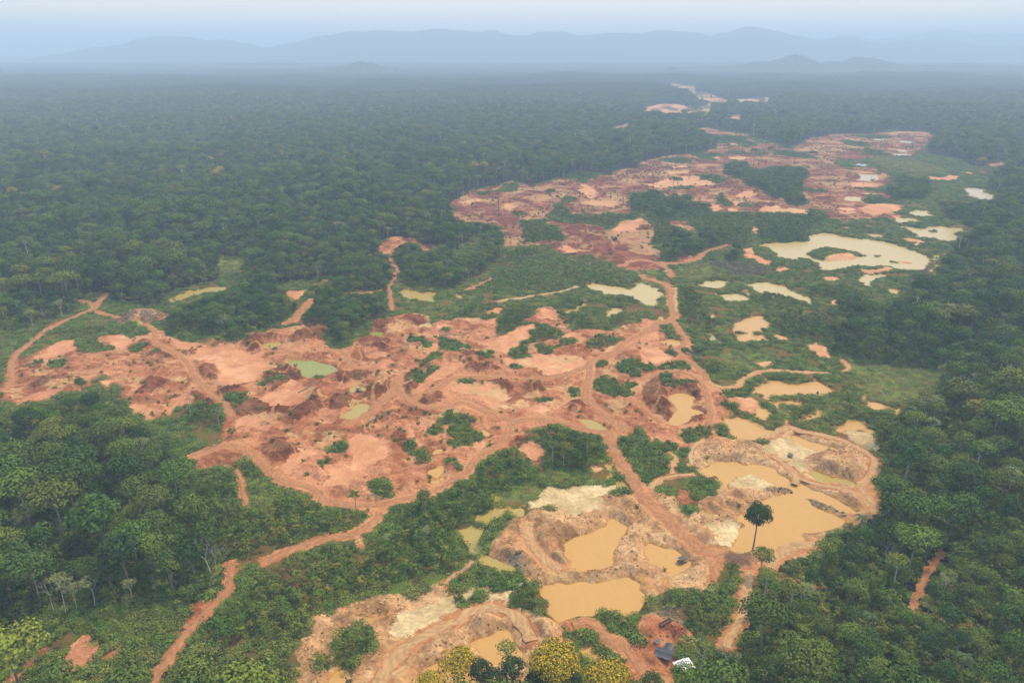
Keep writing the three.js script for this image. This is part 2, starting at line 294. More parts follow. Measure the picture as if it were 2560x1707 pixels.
// [kind: 4 bushes, 5 small trees, 6 mid trees; outline]
const GROVES = lines(`
6 d 1240,860 1230,740 1300,680 1480,620 1640,560 1760,510 1950,520 2060,570 2090,640 2140,660 2260,640 2300,600 2352,560 e 0,540 480,550 490,600 470,660 490,760 380,800 280,870 200,900 200,1000 60,1000 70,830 0,830 d 2352,820 2240,830 2200,700 2140,760 2100,820 1900,870 1800,960 1700,950 1580,900 1450,920 1280,920
6 e 520,320 640,220 720,240 730,310 850,290 1000,330 1180,300 1200,130 990,90 1010,60 1330,100 1340,260 1350,330 1240,420 1050,540 900,570 620,540 600,400 530,350
4 e 1360,340 1500,260 1640,260 1700,310 1980,330 2100,380 2290,540 1900,560 1200,600 1180,540 1260,480
5 e 1360,300 1480,260 1600,270 1560,340 1400,360
5 e 1480,60 1580,50 1740,100 1800,190 1790,215 1700,200 1560,230 1490,190
5 e 1730,20 2352,0 2352,40 2200,60 2140,125 1990,90 1850,80
6 t 1270,570 1400,540 1550,530 1600,590 1720,640 1900,600 2050,590 2200,600 2352,640 2352,740 2260,780 2280,960 2352,1100 2100,1100 2060,1020 1900,1010 1750,880 1560,840 1520,760 1280,700
6 t 80,950 250,930 350,900 440,900 520,1000 700,990 850,970 860,1060 1100,1090 1100,1140 850,1170 740,1230 700,1290 430,1290 300,1200 120,1190 80,1130
5 t 860,1200 1150,1180 1500,1190 1650,1270 1640,1400 1600,1560 1000,1500 900,1380
5 t 1700,1190 2100,1210 2352,1280 2352,1564 1760,1564 1660,1300
4 t 1480,1090 1600,1060 1620,1110 1500,1130
5 t 1190,1000 1250,960 1360,1060 1340,1130 1190,1080
6 p 560,1150 730,1080 740,960 830,940 950,1000 1120,1000 1150,1060 1130,1280 700,1290
5 f 120,0 830,0 830,80 810,200 760,260 700,230 600,260 560,200 430,130 330,60
6 f 230,260 240,130 300,120 300,300 280,360 120,360
6 f 310,270 370,180 460,260 470,300 330,330
6 f 610,330 720,260 750,350 640,370
6 f 450,270 450,160 600,170 590,260
5 f 800,20 1100,0 1250,20 1370,80 1250,130 1180,190 1000,220 870,200 900,110 830,70
5 h 1120,330 1200,240 1330,170 1480,190 1560,280 1580,400 1520,470 1300,500 1200,420
6 h 1630,290 1680,200 1780,180 1880,90 2000,40 2080,60 2130,190 2080,240 2000,300 1950,340 1800,330
5 h 1510,40 1700,0 1900,20 1870,100 1740,190 1660,190 1640,130 1540,80
5 h 560,640 640,560 830,480 1000,440 1180,380 1250,480 1270,600 1150,640 1140,730 970,740 950,820 700,850 560,800
5 h 0,600 200,580 320,640 320,700 240,740 0,780
5 h 0,870 250,830 300,960 360,820 560,800 900,760 980,830 1100,980 900,1080 500,1150 380,1230 0,1280
4 h 1380,1340 1430,1220 1560,1180 1620,1270 1690,1300 1720,1420 1650,1380 1560,1360
5 h 2010,1390 2060,1330 2200,1380 2300,1490 2352,1560 2250,1567 2120,1480
4 h 1190,910 1220,740 1380,650 1440,680 1290,840
4 i 0,80 140,180 230,360 80,450 0,430
4 h 2180,80 2352,60 2352,400 2260,300 2190,180
5 m 320,620 420,480 660,380 900,420 1200,430 1400,280 1500,300 1520,430 1340,500 1500,600 1480,700 1400,830 1400,980 1100,1000 960,920 900,760 700,660 480,630
5 m 1360,50 1600,100 1690,230 1620,410 1480,330
5 m 900,1320 1250,1140 1500,1150 1560,980 1720,1080 1720,1700 820,1700
4 m 60,950 170,880 280,960 320,1080 250,1120 80,1050
5 j 640,1050 760,950 950,900 990,800 1180,900 1240,1050 1200,1180 1020,1250 1000,1390 880,1400 720,1360 680,1280
5 j 420,1200 600,1220 680,1340 520,1470 430,1350
5 j 0,1150 160,1200 180,1564 0,1564
5 l 850,580 950,430 1200,350 1310,480 1420,510 1480,640 1620,700 1350,640 1470,780 1400,800 1200,680 950,660
4 l 50,380 150,300 400,120 550,100 850,170 1100,230 1080,270 900,380 760,450 640,400 400,360
4 l 180,560 260,500 330,580 440,470 560,480 560,560 440,630 290,680
4 l 1650,900 1950,930 2100,1050 2352,1260 2352,1400 2050,1300 2000,1200 1800,1050
5 g 1750,220 1860,230 1980,360 1900,400 1760,360
5 g 1450,420 1600,320 1740,310 1780,560 1860,640 2000,560 2100,470 2180,500 2352,540 2352,800 1950,960 1700,950 1660,830 1500,700
5 g 1350,1560 1700,1200 1950,1040 2352,880 2352,1350 2260,1430 2280,1540 2200,1567
4 o -200,1100 200,950 900,700 1700,620 2200,600 2250,900 2100,1200 1800,1500 1400,1564 1250,1500 1600,1150 1500,1050 1200,1100 1150,930 900,980 700,1100 400,1050 100,1250
4 o 280,1564 330,1400 560,1250 850,1250 640,1450 620,1564
5 d 1290,1420 1500,1400 1640,1440 1630,1567 1400,1567
4 d 560,980 700,920 790,980 850,990 840,1020 700,1040 580,1030
4 d 330,1130 430,1090 510,1120 400,1160
4 d 190,1110 320,1085 310,1110 200,1125
4 d 975,980 1040,950 1040,1010 980,1015
4 d 1260,910 1350,840 1500,880 1560,910 1430,940 1300,930
4 d 330,890 500,830 700,850 900,840 1100,870 1050,900 800,890 500,920
5 e 1320,830 1370,680 1560,690 1580,720 1480,830 1360,900 1300,930
4 e 1190,770 1280,745 1300,780 1200,800
4 e 800,780 930,770 920,800 850,815
5 e 1000,720 1300,660 1330,690 1190,740 1020,780
5 e 1540,930 1600,850 1690,850 1800,890 1770,930 1600,950 1520,1000 1550,1060 1440,1080 1400,1050 1480,960
4 e 1640,1000 1860,930 1870,970 1650,1015
4 e 1950,970 2080,910 2210,940 2200,980 2050,1010 1960,1000
5 e 1750,760 1830,720 1900,740 2000,830 1900,850 1820,800
5 e 1650,680 1900,620 2352,620 2352,700 2000,640 1820,700 1700,690
5 e 2120,780 2260,720 2250,820 2150,880 2000,870 1850,870 1830,840 2050,850
4 e 2030,1100 2080,1070 2110,1110 2090,1150 2030,1150
4 e 2180,1130 2290,1080 2352,1170 2340,1220 2270,1200 2180,1170
4 e 1990,1240 2100,1220 2200,1290 2320,1250 2310,1350 2150,1370 2050,1320
4 e 1830,1310 1940,1280 1940,1350 1850,1360
4 e 860,930 900,920 1000,960 1030,1020 940,1030
4 e 780,1070 870,1030 890,1070 800,1085
4 e 700,1090 760,1090 800,1130 740,1130
4 e 1150,1050 1250,1040 1250,1070 1170,1075
4 e 1030,1230 1130,1230 1140,1255 1080,1265
4 e 750,960 800,930 820,990 770,1000
4 e 1580,1380 1640,1360 1700,1390 1620,1410
4 e 1400,1140 1450,1120 1490,1145 1420,1155
4 f 0,1110 60,1120 120,1150 100,1170 20,1180
4 f 130,1150 250,1100 340,1100 370,1160 200,1170
5 f 380,1080 470,1070 620,1150 600,1200 480,1180
4 f 160,850 250,830 300,870 250,930 190,910
5 f 280,540 370,540 400,580 500,620 480,680 300,690
5 f 270,700 400,720 560,780 560,860 480,860 360,820 290,800
5 f 1080,760 1400,700 1440,900 1300,950 1150,930 1000,880 950,850 980,800
4 f 850,620 1000,600 1250,690 1200,740 900,700 800,690
5 f 1200,540 1500,520 1700,600 1500,660 1300,640
4 f 600,1340 750,1300 830,1340 800,1370 650,1370
4 f 580,1420 640,1400 780,1490 720,1500 600,1440
5 f 1330,1500 1540,1470 1540,1530 1400,1567 1340,1540
5 f 1540,1460 1700,1450 1900,1480 2000,1500 2000,1567 1680,1567 1680,1530 1560,1510
4 f 1420,1330 1560,1260 1640,1340 1600,1430 1450,1400
4 f 1100,1460 1280,1440 1270,1480 1150,1530 1100,1510
5 h 640,110 670,100 700,200 800,180 790,290 700,300 640,210
5 h 350,480 400,400 470,400 520,470 560,530 480,550 400,530
4 h 50,170 120,130 180,110 190,160 100,200
4 h 980,120 1040,100 1050,150 990,150
4 h 1200,180 1260,110 1290,160 1220,190
4 h 920,270 940,220 1000,270 1060,330 1020,360
5 e 920,1500 960,1440 1030,1540 1060,1580 800,1580
4 h 800,30 880,20 890,60 800,80
4 h 0,270 60,250 70,290 0,300
4 i 540,0 620,0 650,90 560,60`);
const BARE_AGAIN = lines(`
1 f 1225,295 1340,255 1420,265 1560,280 1650,310 1560,330 1480,310 1420,320 1340,345 1270,330
4 f 1350,345 1420,310 1540,305 1620,320 1560,345 1420,355
4 q 750,560 900,580 1020,600 900,615 790,595
1 q 640,580 720,560 745,600 640,610
1 q 440,500 500,490 540,515 450,520
1 q 1170,185 1230,180 1275,195 1240,215 1180,205
4 q 200,690 420,710 560,670 740,690 560,735 350,740
1 f 690,868 780,872 820,880 780,886 700,882
1 f 830,880 880,876 880,888 840,890`);
// [tone, outline]; tones: o ochre, b beige, y yellow, g green, d dark, p pale, k grey blue
const PONDS = lines(`
o f 800,1305 850,1270 940,1220 1080,1240 1200,1245 1310,1220 1350,1260 1410,1280 1425,1320 1330,1345 1290,1330 1200,1350 1110,1330 1090,1345 930,1365 880,1335 820,1340
o f 875,1400 960,1450 970,1500 920,1520 840,1500
o f 940,1375 1100,1370 1190,1390 1210,1430 1120,1420 1040,1400 1040,1440 990,1440
o f 1280,1440 1340,1440 1370,1455 1300,1510 1200,1530 1140,1560 1130,1540 1220,1500 1270,1475
o f 1400,1430 1440,1430 1450,1450 1400,1455
o f 1460,1410 1550,1450 1520,1470 1480,1440
o f 1270,1385 1320,1385 1310,1400 1270,1398
o f 1560,1200 1620,1260 1650,1280 1660,1360 1680,1385 1800,1400 1950,1440 1900,1480 1860,1440 1700,1455 1620,1430 1650,1390 1630,1340 1640,1310 1600,1260
o i 620,-66 720,-78 800,-60 900,-10 1000,40 980,65 880,75 790,105 700,95 650,85 640,20
o r 0,1220 110,1160 240,1160 370,1190 350,1240 400,1290 490,1330 440,1350 300,1310 150,1300 0,1325 i 1410,0 1440,-20
o i 1110,70 1150,60 1190,80 1240,110 1400,140 1450,150 1455,180 1380,200 1300,180 1230,150 1130,100
o i 380,290 450,310 540,270 560,255 700,255 830,275 930,290 990,310 1030,345 1080,360 1110,410 1100,450 1030,450 960,420 900,370 820,345 740,360 670,400 660,465 600,460 580,380 560,350 450,360 440,330 390,300
y i 1245,305 1300,320 1400,360 1520,380 1600,410 1600,430 1530,425 1440,405 1340,415 1280,380 1240,350
y i 1690,480 1740,485 1745,505 1700,515
o i 1120,440 1180,420 1260,455 1340,490 1450,520 1560,590 1620,640 1540,630 1460,610 1400,570 1300,540 1220,520 1150,490
o i 900,540 960,510 1050,490 1150,495 1230,530 1280,582 1400,625 1470,670 1550,690 1530,720 1400,740 1350,760 1170,770 1180,790 1240,830 1150,850 1060,890 1000,920 960,890 850,900 720,930 620,900 700,850 730,790 730,740 780,720 700,680 720,660 790,640 920,600
o i 30,870 80,845 130,870 230,890 300,930 320,960 370,990 350,1030 260,1080 180,1050 110,1010 60,1000 30,950
o i 5,1100 30,1095 50,1140 20,1130
o i 145,1115 180,1120 230,1180 200,1190
o i 50,1180 110,1170 60,1205
o h 1790,840 1830,830 1870,820 2000,770 2100,720 2110,690 2150,670 2200,690 2260,740 2240,790 2190,860 2160,930 2180,1000 2140,1030 2060,1040 2000,1030 1930,1050 1890,1050 1850,1010 1810,930
o h 1610,1160 1700,1160 1780,1140 1830,1150 1880,1140 1930,1130 1990,1150 2080,1120 2180,1130 2250,1110 2280,1080 2300,1130 2352,1160 i 0,1200 30,1220 50,1280 0,1340 h 2352,1340 2300,1400 2150,1370 2000,1390 1900,1390 1800,1430 l 1540,790 1540,880 1600,960 1740,1050 1830,1060 1930,1080 2040,1200 2000,1320 1900,1320 1800,1250 1800,1120 1560,1050 1560,940 1500,840 1470,790 h 1700,1390 1640,1340 1690,1320 1680,1280 1640,1250 1620,1200
o l 370,1100 420,1040 500,990 660,960 760,900 860,890 890,960 960,1050 1040,1160 1030,1210 950,1250 860,1290 800,1330 690,1340 600,1270 520,1200 480,1150
o j 1650,1640 1800,1440 1960,1310 2060,1310 2352,1400 2500,1640
o j 540,1564 600,1470 720,1380 800,1380 820,1420 920,1440 880,1520 780,1564
o j 1080,780 1240,720 1340,690 1360,730 1200,760 1190,820 1080,820
y h 975,745 1060,750 1150,720 1190,740 1150,690 1160,640 1260,610 1300,590 1400,600 1510,600 1490,660 1430,660 1370,640 1290,680 1210,730 1180,800 1170,860 1200,940 1270,970 1400,1030 1500,1090 1600,1130 1600,1165 1560,1150 1480,1090 1300,1040 1190,990 1110,930 1070,860 1060,790 980,785
y h 1270,510 1290,520 1310,570 1280,600 1270,560
o h 795,325 850,300 910,265 900,320 840,375 800,350
o h 780,400 830,385 890,395 860,420 790,410
o h 890,375 930,360 920,390 890,390
o h 830,190 880,160 900,180 850,210
y h 2095,275 2140,265 2150,330 2160,370 2130,395 2100,385 2140,350
y h 2190,380 2240,400 2270,460 2230,470 2190,430
o f 215,1335 330,1315 395,1350 400,1390 370,1420 440,1450 470,1480 390,1475 360,1500 340,1530 270,1560 220,1530 250,1470 290,1440 240,1390
g d 2110,1080 2200,1075 2352,1095 2420,1110 2485,1150 2400,1185 2352,1190 2280,1215 2220,1180 2200,1130 2140,1110
y d 1925,955 2060,945 2060,965 1990,995 1930,990
g e 320,925 370,870 460,875 440,905 400,925
y e 230,1280 290,1265 340,1280 330,1310 270,1320 220,1310
y e 150,1500 160,1480 240,1440 250,1405 310,1395 370,1410 330,1460 280,1500 210,1515
g e 380,1085 460,1090 460,1100 390,1100
y e 600,560 650,560 720,580 860,580 830,620 850,650 820,665 750,655 700,630 600,615
o e 190,600 230,575 300,560 360,570 480,555 470,590 380,600 270,605
b e 1950,540 2000,510 2150,530 2250,550 2300,550 2320,520 2250,450 2190,420 2210,425 2300,480 2352,520 f 0,500 60,520 140,560 170,600 100,630 150,660 130,700 70,690 0,660 e 2352,665 2300,610 2100,600 2050,570
y e 1780,745 1850,700 1930,655 1980,655 1970,680 1890,710 1820,745
b e 2080,770 2140,690 2230,700 2220,720 2120,770
b e 2240,770 2310,745 2310,770 2260,780
b e 725,820 790,800 830,820 790,840 740,845
b e 690,870 760,880 740,895 700,890
b e 975,600 1010,595 1060,605 1050,625 1010,625
y e 1920,1515 2000,1515 2060,1550 2120,1580 2050,1597 1960,1590
b f 410,530 480,500 620,490 670,500 650,520 560,545 470,560
b f 770,525 850,510 960,510 1060,535 1090,560 1180,590 1260,630 1280,660 1250,675 1180,650 1100,620 1050,600 920,590 850,560
b f 560,600 640,595 720,590 810,625 800,645 700,660 620,640
b f 730,550 790,575 850,600 810,605 760,580
o f 685,850 720,800 790,770 850,755 900,755 930,790 970,810 950,840 910,860 915,890 950,910 955,945 850,955 720,955 680,890 690,865
p f 490,880 530,870 560,920 610,960 600,970 540,950 500,910
p f 510,745 550,740 560,760 530,800
o f 130,945 200,925 260,920 300,940 295,970 220,975 150,965
b f 105,770 150,755 180,765 170,785 120,780
d f 365,1010 460,1015 465,1060 400,1060
b f 870,235 960,220 1100,215 1240,200 1235,160 1300,145 1400,145 1480,170 1560,180 1700,190 1850,220 1950,250 2050,285 2110,310 2130,370 2080,410 2030,430 1900,420 1860,390 1780,390 1700,400 1580,390 1500,405 1350,430 1310,410 1320,380 1250,340 1200,330 1130,345 1010,330 1000,300 940,265
b q 330,240 430,220 560,235 630,265 600,280 480,280 360,270
b q 760,120 900,140 1090,160 1120,130 1300,130 1500,150 1720,160 1750,180 1620,200 1550,250 1500,310 1400,340 1330,320 1200,290 1100,300 970,280 970,240 880,190
b p 870,1430 950,1400 1100,1410 1150,1450 1210,1480 1080,1510 970,1490 900,1460
b q 730,30 880,20 1000,50 1170,75 1050,90 960,70 870,60 780,90 740,80
b q 215,790 330,745 580,740 600,790 550,800 460,800 410,850 400,905 320,890 270,850
b q 610,920 700,930 780,960 690,1000 600,980
y q 1200,520 1250,490 1340,475 1350,490 1260,510 1230,560 1240,610 1275,640 1230,670 1200,700 1210,760 1160,740 1150,700 1180,650 1230,630 1205,580
p p 1600,1130 1700,1115 1870,1140 1830,1180 1900,1190 2035,1215 1980,1290 1880,1280 1760,1250 1680,1220 1620,1180
b p 60,1240 150,1230 280,1240 290,1290 70,1290
p p 280,940 390,935 500,950 490,970 400,980 380,1010 390,1035 200,1030 270,1000
p p 390,980 500,975 500,1020 430,1020
k p 215,815 260,810 400,840 390,855 230,850
p p 270,1185 460,1190 450,1210 300,1200
p p 400,520 460,500 560,500 630,510 560,520 420,530
p p 760,520 900,530 985,560 880,555 780,545
p p 970,490 1050,480 1120,490 1000,500
p p 680,590 750,585 770,610 700,605
p p 730,650 800,640 880,660 820,670
p p 660,690 850,690 930,700 740,715
y d 1225,640 1260,615 1380,575 1500,550 1650,535 1675,545 1660,575 1560,585 1450,600 1340,620 1300,650 1240,650
y d 1000,785 1040,780 1050,820 1020,825
y d 1090,705 1150,690 1130,715
o h 1180,40 1210,20 1255,60 1230,75 1190,60
p f 1400,105 1530,100 1540,115 1420,118
y f 40,225 170,225 170,245 80,248`);
// [tone, width in metres, line]; tones: r red clay, t tan, p pale
const ROADS = lines(`
r 6 d -40,1310 30,1300 75,1250 80,1130 120,1040 220,960 310,890 400,830 560,760 680,710 720,660 780,600
r 5 d 700,730 780,750 870,770
r 4 d 550,645 620,655 680,680
r 6 d 1060,820 1130,870 1140,940 1180,980 1330,1060 1420,1180 1470,1260 1550,1340 1650,1410 1700,1500
r 8 d 2300,650 2230,720 2150,800 2100,830
r 7 g 1400,230 1480,200 1640,150 1780,180 1900,240 1980,330 2080,410 2250,450 2352,500 h 0,530 100,560 250,590 450,590 600,550 720,530 870,470 980,410 1080,350 1110,290 1200,210 1300,160 1370,80 1400,0 e 1440,1540 1560,1520 1700,1530 1830,1560 h 1900,20 2050,50 2130,60
r 7 h 440,640 420,690 330,750 250,800 100,830 0,845 g 2352,845 2200,900 2080,940 1960,1000
r 5 g 1690,1010 1700,1070 1660,1210 1560,1330 1460,1440 1380,1520 1330,1590 1270,1680 1190,1780 1120,1881 1060,1960
r 6 e 2200,400 f 0,350 100,370 230,385 400,350 500,290 650,240
r 6 f 150,370 210,430 230,480
r 8 f 0,470 60,500 150,520 210,560 225,660 240,730 265,770 180,810 100,850 e 2352,910 2250,960 2180,1030 2080,1080 1990,1100 1980,1180 1970,1250 1955,1340 2000,1410 2080,1480 2160,1540 2230,1580 h 2250,30 2130,90 2150,180 2210,270 2270,360 2352,480 i 0,500 100,620 220,720 300,800 400,880 480,930 620,960 750,1000 800,1060
p 4 f 262,560 265,650 265,740
t 6.5 i 805,1080 800,1180 770,1250 760,1330 740,1420 700,1500 660,1567 640,1640
r 3.5 i 1020,1110 1100,1140 1220,1160 1340,1190
r 3.5 i 2230,930 2140,1050 2090,1130 2060,1210 2020,1290 2000,1370
r 3.5 n 900,680 1100,720 1250,770 1420,820 1700,890
t 6 i 860,110 960,80 1100,20 1180,50 1350,80 1500,120 1620,180 1720,250 1720,310 1680,390 1620,450 1680,530 1720,600 1680,640 1560,700
t 5 i 1150,380 1250,420 1400,450 1540,480 1650,550 1690,600
t 5 i 1130,430 1150,390 1130,340 1060,290 980,230
t 8 i 930,1040 1030,960 1150,900 1320,870
t 5 f 500,1260 570,1295 690,1300 760,1240 850,1190 960,1170 1100,1180 1380,1190
r 6 f 250,800 300,900 340,940 320,980 270,1020 330,1080 420,1150 470,1200 490,1250
r 6 e 30,1015 150,1020 200,1070 230,1130 300,1150 480,1160
r 6 e 570,1220 590,1330 640,1380 760,1430 900,1440 1050,1400 1150,1440 1300,1500 1500,1540
r 7 e 660,1380 760,1340 900,1280 960,1230 1100,1210 1400,1220 1650,1220 1850,1180 1980,1130
r 7 e 180,1560 350,1490 450,1390 540,1300 570,1220
r 4 e 510,340 550,400 570,450 540,510 510,550 520,640 525,730
r 4 e 1060,580 1140,550 1260,490
p 5 e 1310,660 1450,640 1650,605 1780,585 1890,550
t 4 i 70,470 130,410 250,375 400,360
p 3 i 380,300 370,220 400,150 470,110
t 3 i 240,360 240,300 260,230 220,210
r 6 l 1690,850 1900,830 2050,950 2200,1080 2352,1200 m 0,1040 120,1160 250,1330 330,1440 420,1564
t 7 j 1250,1640 1450,1300 1700,1100 2000,920 2352,780 l 300,740 600,660 850,700 1000,790 1100,900 1180,1080
t 3 h 1130,1010 1050,1080 960,1130 920,1180
t 6 h 1530,720 1520,800 1580,930 1680,1020 1780,1070
r 6 f 0,1240 150,1190 280,1180 400,1220 470,1300 500,1400 520,1500 490,1567
r 5 f 0,1400 60,1480 150,1550
r 3 g 1740,330 1780,450 1790,530 1810,590
r 4 i 600,990 560,1050 530,1150
t 4 f 1480,1090 1530,1140 1500,1180`);
const ROADS_FAR = ['6 t 290,520 420,510 530,470 700,460 900,440'];
// ---------------------------------------------------------------- land-cover maps of the valley, in metres (x across, d = -z away)
class Zone {
  constructor(x0, x1, d0, d1, cell, step) {
    Object.assign(this, { x0, x1, d0, d1, cell, step, w: Math.round((x1 - x0) / cell), h: Math.round((d1 - d0) / cell) });
    const n = this.w * this.h;
    this.cls = new Uint8Array(n); this.veg = new Uint8Array(n).fill(1); this.pond = new Uint8Array(n); this.mound = new Uint8Array(n); this.road = new Uint8Array(n);
  }
  fill(poly, fn) {
    let lo = Infinity, hi = -Infinity; for (const p of poly) { lo = Math.min(lo, p[1]); hi = Math.max(hi, p[1]); }
    const j0 = Math.max(0, Math.floor((lo - this.d0) / this.cell)), j1 = Math.min(this.h - 1, Math.ceil((hi - this.d0) / this.cell)), n = poly.length;
    for (let j = j0; j <= j1; j++) {
      const d = this.d0 + (j + 0.5) * this.cell, xs = [];
      for (let k = 0; k < n; k++) { const a = poly[k], b = poly[(k + 1) % n]; if ((a[1] <= d) !== (b[1] <= d)) xs.push(a[0] + (d - a[1]) / (b[1] - a[1]) * (b[0] - a[0])); }
      xs.sort((p, q) => p - q);
      for (let k = 0; k + 1 < xs.length; k += 2) {
        const i0 = Math.max(0, Math.ceil((xs[k] - this.x0) / this.cell - 0.5)), i1 = Math.min(this.w - 1, Math.floor((xs[k + 1] - this.x0) / this.cell - 0.5));
        for (let i = i0; i <= i1; i++) fn(this, j * this.w + i);
      }
    }
  }
  at(arr, x, d) { const i = Math.floor((x - this.x0) / this.cell), j = Math.floor((d - this.d0) / this.cell); return arr[clamp(j, 0, this.h - 1) * this.w + clamp(i, 0, this.w - 1)]; }
}
const ZA = new Zone(-560, 560, 190, 700, 0.4, 1.25), ZB = new Zone(-1100, 1100, 700, 1500, 1.1, 2.5), ZC = new Zone(-3600, 3600, 1500, 6000, 4, 15);
const ZONES = [ZA, ZB, ZC];
function zoneAt(x, d) { if (d >= 190 && d < 700 && Math.abs(x) < 560) return ZA; if (d >= 700 && d < 1500 && Math.abs(x) < 1100) return ZB; if (d >= 1500 && d < 6000 && Math.abs(x) < 3600) return ZC; return null; }
const look = (key, x, d, other) => { const z = zoneAt(x, d); return z ? z.at(z[key], x, d) : other; };
const fillAll = (poly, fn) => { for (const z of ZONES) z.fill(poly, fn); };
// irregular shorelines and edges: long straight runs of an outline get broken up
function ragged(poly, amp = 0.05, seedNo = 0) {
  const out = [];
  for (let k = 0; k < poly.length; k++) {
    const a = poly[k], b = poly[(k + 1) % poly.length], L = Math.hypot(b[0] - a[0], b[1] - a[1]), n = clamp(Math.round(L / 3), 1, 24);
    for (let i = 0; i < n; i++) {
      const t = i / n, x = mix(a[0], b[0], t), d = mix(a[1], b[1], t), e = Math.sin(Math.PI * t) * Math.min(L * amp * 2, 6) * (noise(x / 9 + seedNo, d / 9) + 0.5 * noise(x / 3.5, d / 3.5 + seedNo));
      out.push([x - (b[1] - a[1]) / (L || 1) * e, d + (b[0] - a[0]) / (L || 1) * e]);
    }
  }
  return out;
}
function strokeLine(pl, width, fn) {
  for (let k = 0; k + 1 < pl.length; k++) {
    const [ax, ad] = pl[k], [bx, bd] = pl[k + 1], L = Math.hypot(bx - ax, bd - ad) || 1, nx = -(bd - ad) / L * width / 2, nd = (bx - ax) / L * width / 2, ex = (bx - ax) / L * width / 3, ed = (bd - ad) / L * width / 3;
    fillAll([[ax + nx - ex, ad + nd - ed], [bx + nx + ex, bd + nd + ed], [bx - nx + ex, bd - nd + ed], [ax - nx - ex, ad - nd - ed]], fn);
  }
}
function curve(pl, step) { // smooth line through the points
  const c = new THREE.CatmullRomCurve3(pl.map(p => new THREE.Vector3(p[0], 0, p[1])), false, 'centripetal');
  const n = Math.max(2, Math.round(c.getLength() / step));
  return c.getSpacedPoints(n).map(v => [v.x, v.z]);
}
// classes: 0 forest floor 1 scrub 2 red soil 3 pink flat 4 pale sand 5 grey silt 6 dark clay 7 tan soil 8 grass 9 track 10 northern clay 11 rubble 12 grey brush 13 pond bed
const setCls = (c, v) => (z, n) => { z.cls[n] = c; if (v !== undefined) z.veg[n] = v; };
OPEN.forEach((s, k) => fillAll(ragged(ground(s), 0.06, k), setCls(1, 2)));
for (const s of FAR_CLEARINGS) { // the near rim of a far clearing hides behind treetops: it reaches nearer than it looks
  const p = ground(s), mid = p.reduce((a, q) => a + q[1], 0) / p.length;
  fillAll(p.map(q => q[1] < mid ? [q[0] * 0.95, q[1] * 0.95] : q), (z, n) => { const i = n % z.w, j = (n - i) / z.w, q = noise(i / 9, j / 22 + 3) + 0.5 * noise(i / 4, j / 9); z.cls[n] = q > 0.1 ? 4 : q > -0.35 ? 10 : 1; z.veg[n] = q < -0.45 ? 1 : 0; });
}
GRASS.forEach(s => fillAll(ragged(ground(s)), setCls(8, 3)));
GREYBRUSH.forEach(s => fillAll(ragged(ground(s)), setCls(12, 7)));
const cellPoint = (z, n) => [z.x0 + (n % z.w + 0.5) * z.cell, z.d0 + (Math.floor(n / z.w) + 0.5) * z.cell];
SOIL_NORTH.forEach(s => fillAll(ragged(ground(s)), (z, n) => { const [x, d] = cellPoint(z, n), q = fbm(x / 75 + 3, d / 120 + 8, 3); if (q > 0.27) { z.cls[n] = 1; z.veg[n] = q > 0.33 ? 5 : 4; } else { z.cls[n] = 10; z.veg[n] = 0; } }));
SOIL_RED.forEach(s => fillAll(ragged(ground(s)), (z, n) => { const [x, d] = cellPoint(z, n), q = fbm(x / 30 + 14, d / 30 + 21, 3); if (q > 0.42) { z.cls[n] = 1; z.veg[n] = 4; } else { z.cls[n] = 2; z.veg[n] = 0; } }));
SOIL_TAN.forEach(s => fillAll(ragged(ground(s)), setCls(7, 0)));
SOIL_CAMP.forEach(s => fillAll(ragged(ground(s)), setCls(2, 0)));
MOUNDS.forEach(s => { const m = parseFloat(s); fillAll(ragged(ground(s.replace(/^\S+/, ''))), (z, n) => { if (z.cls[n] === 2 || z.cls[n] === 10) z.cls[n] = 6; z.mound[n] = m * 20; }); });
PINK.forEach(s => fillAll(ragged(ground(s)), (z, n) => { z.cls[n] = 3; z.veg[n] = 0; z.mound[n] = 0; }));
PALE.forEach(s => fillAll(ragged(ground(s)), (z, n) => { z.cls[n] = 4; z.veg[n] = 0; z.mound[n] = 0; }));
GREY.forEach(s => fillAll(ragged(ground(s)), (z, n) => { z.cls[n] = 5; z.veg[n] = 0; z.mound[n] = 0; }));
RUBBLE.forEach(s => fillAll(ragged(ground(s)), (z, n) => { z.cls[n] = 11; z.veg[n] = 0; z.mound[n] = 30; }));
fillAll(ground('o 640,1500 880,1180 960,1040 1060,960 1170,950 1260,1160 1150,1340 900,1500'), setCls(3, 0));
GROVES.forEach(s => fillAll(ragged(ground(s.slice(1)), 0.1), setCls(1, +s[0])));
const roadLines = ROADS.map(s => { const [tone, w] = s.split(' '); return { tone, w: +w, pts: curve(ground(s.split(' ').slice(2).join(' ')), 3) }; });
roadLines.forEach(r => { strokeLine(r.pts, r.w + 3.5, (z, n) => { z.road[n] = r.w === 3.5 ? 2 : 1; z.veg[n] = 0; z.mound[n] = 0; }); strokeLine(r.pts, r.w * 1.2, (z, n) => { z.cls[n] = 9; }); });
ROADS_FAR.forEach(s => strokeLine(ground(s.split(' ').slice(1).join(' ')), 7, (z, n) => { z.cls[n] = 3; z.veg[n] = 0; }));
const ponds = PONDS.map((s, k) => ({ tone: s[0], poly: ragged(ground(s.slice(2)), 0.05, k + 40) }));
ponds.forEach((p, k) => fillAll(p.poly, (z, n) => { z.pond[n] = k + 1; z.cls[n] = 13; z.veg[n] = 0; z.mound[n] = 0; z.road[n] = 0; }));
BARE_AGAIN.forEach(s => fillAll(ragged(ground(s.slice(1))), (z, n) => { z.pond[n] = 0; z.cls[n] = +s[0]; z.veg[n] = s[0] === '1' ? 2 : 0; }));

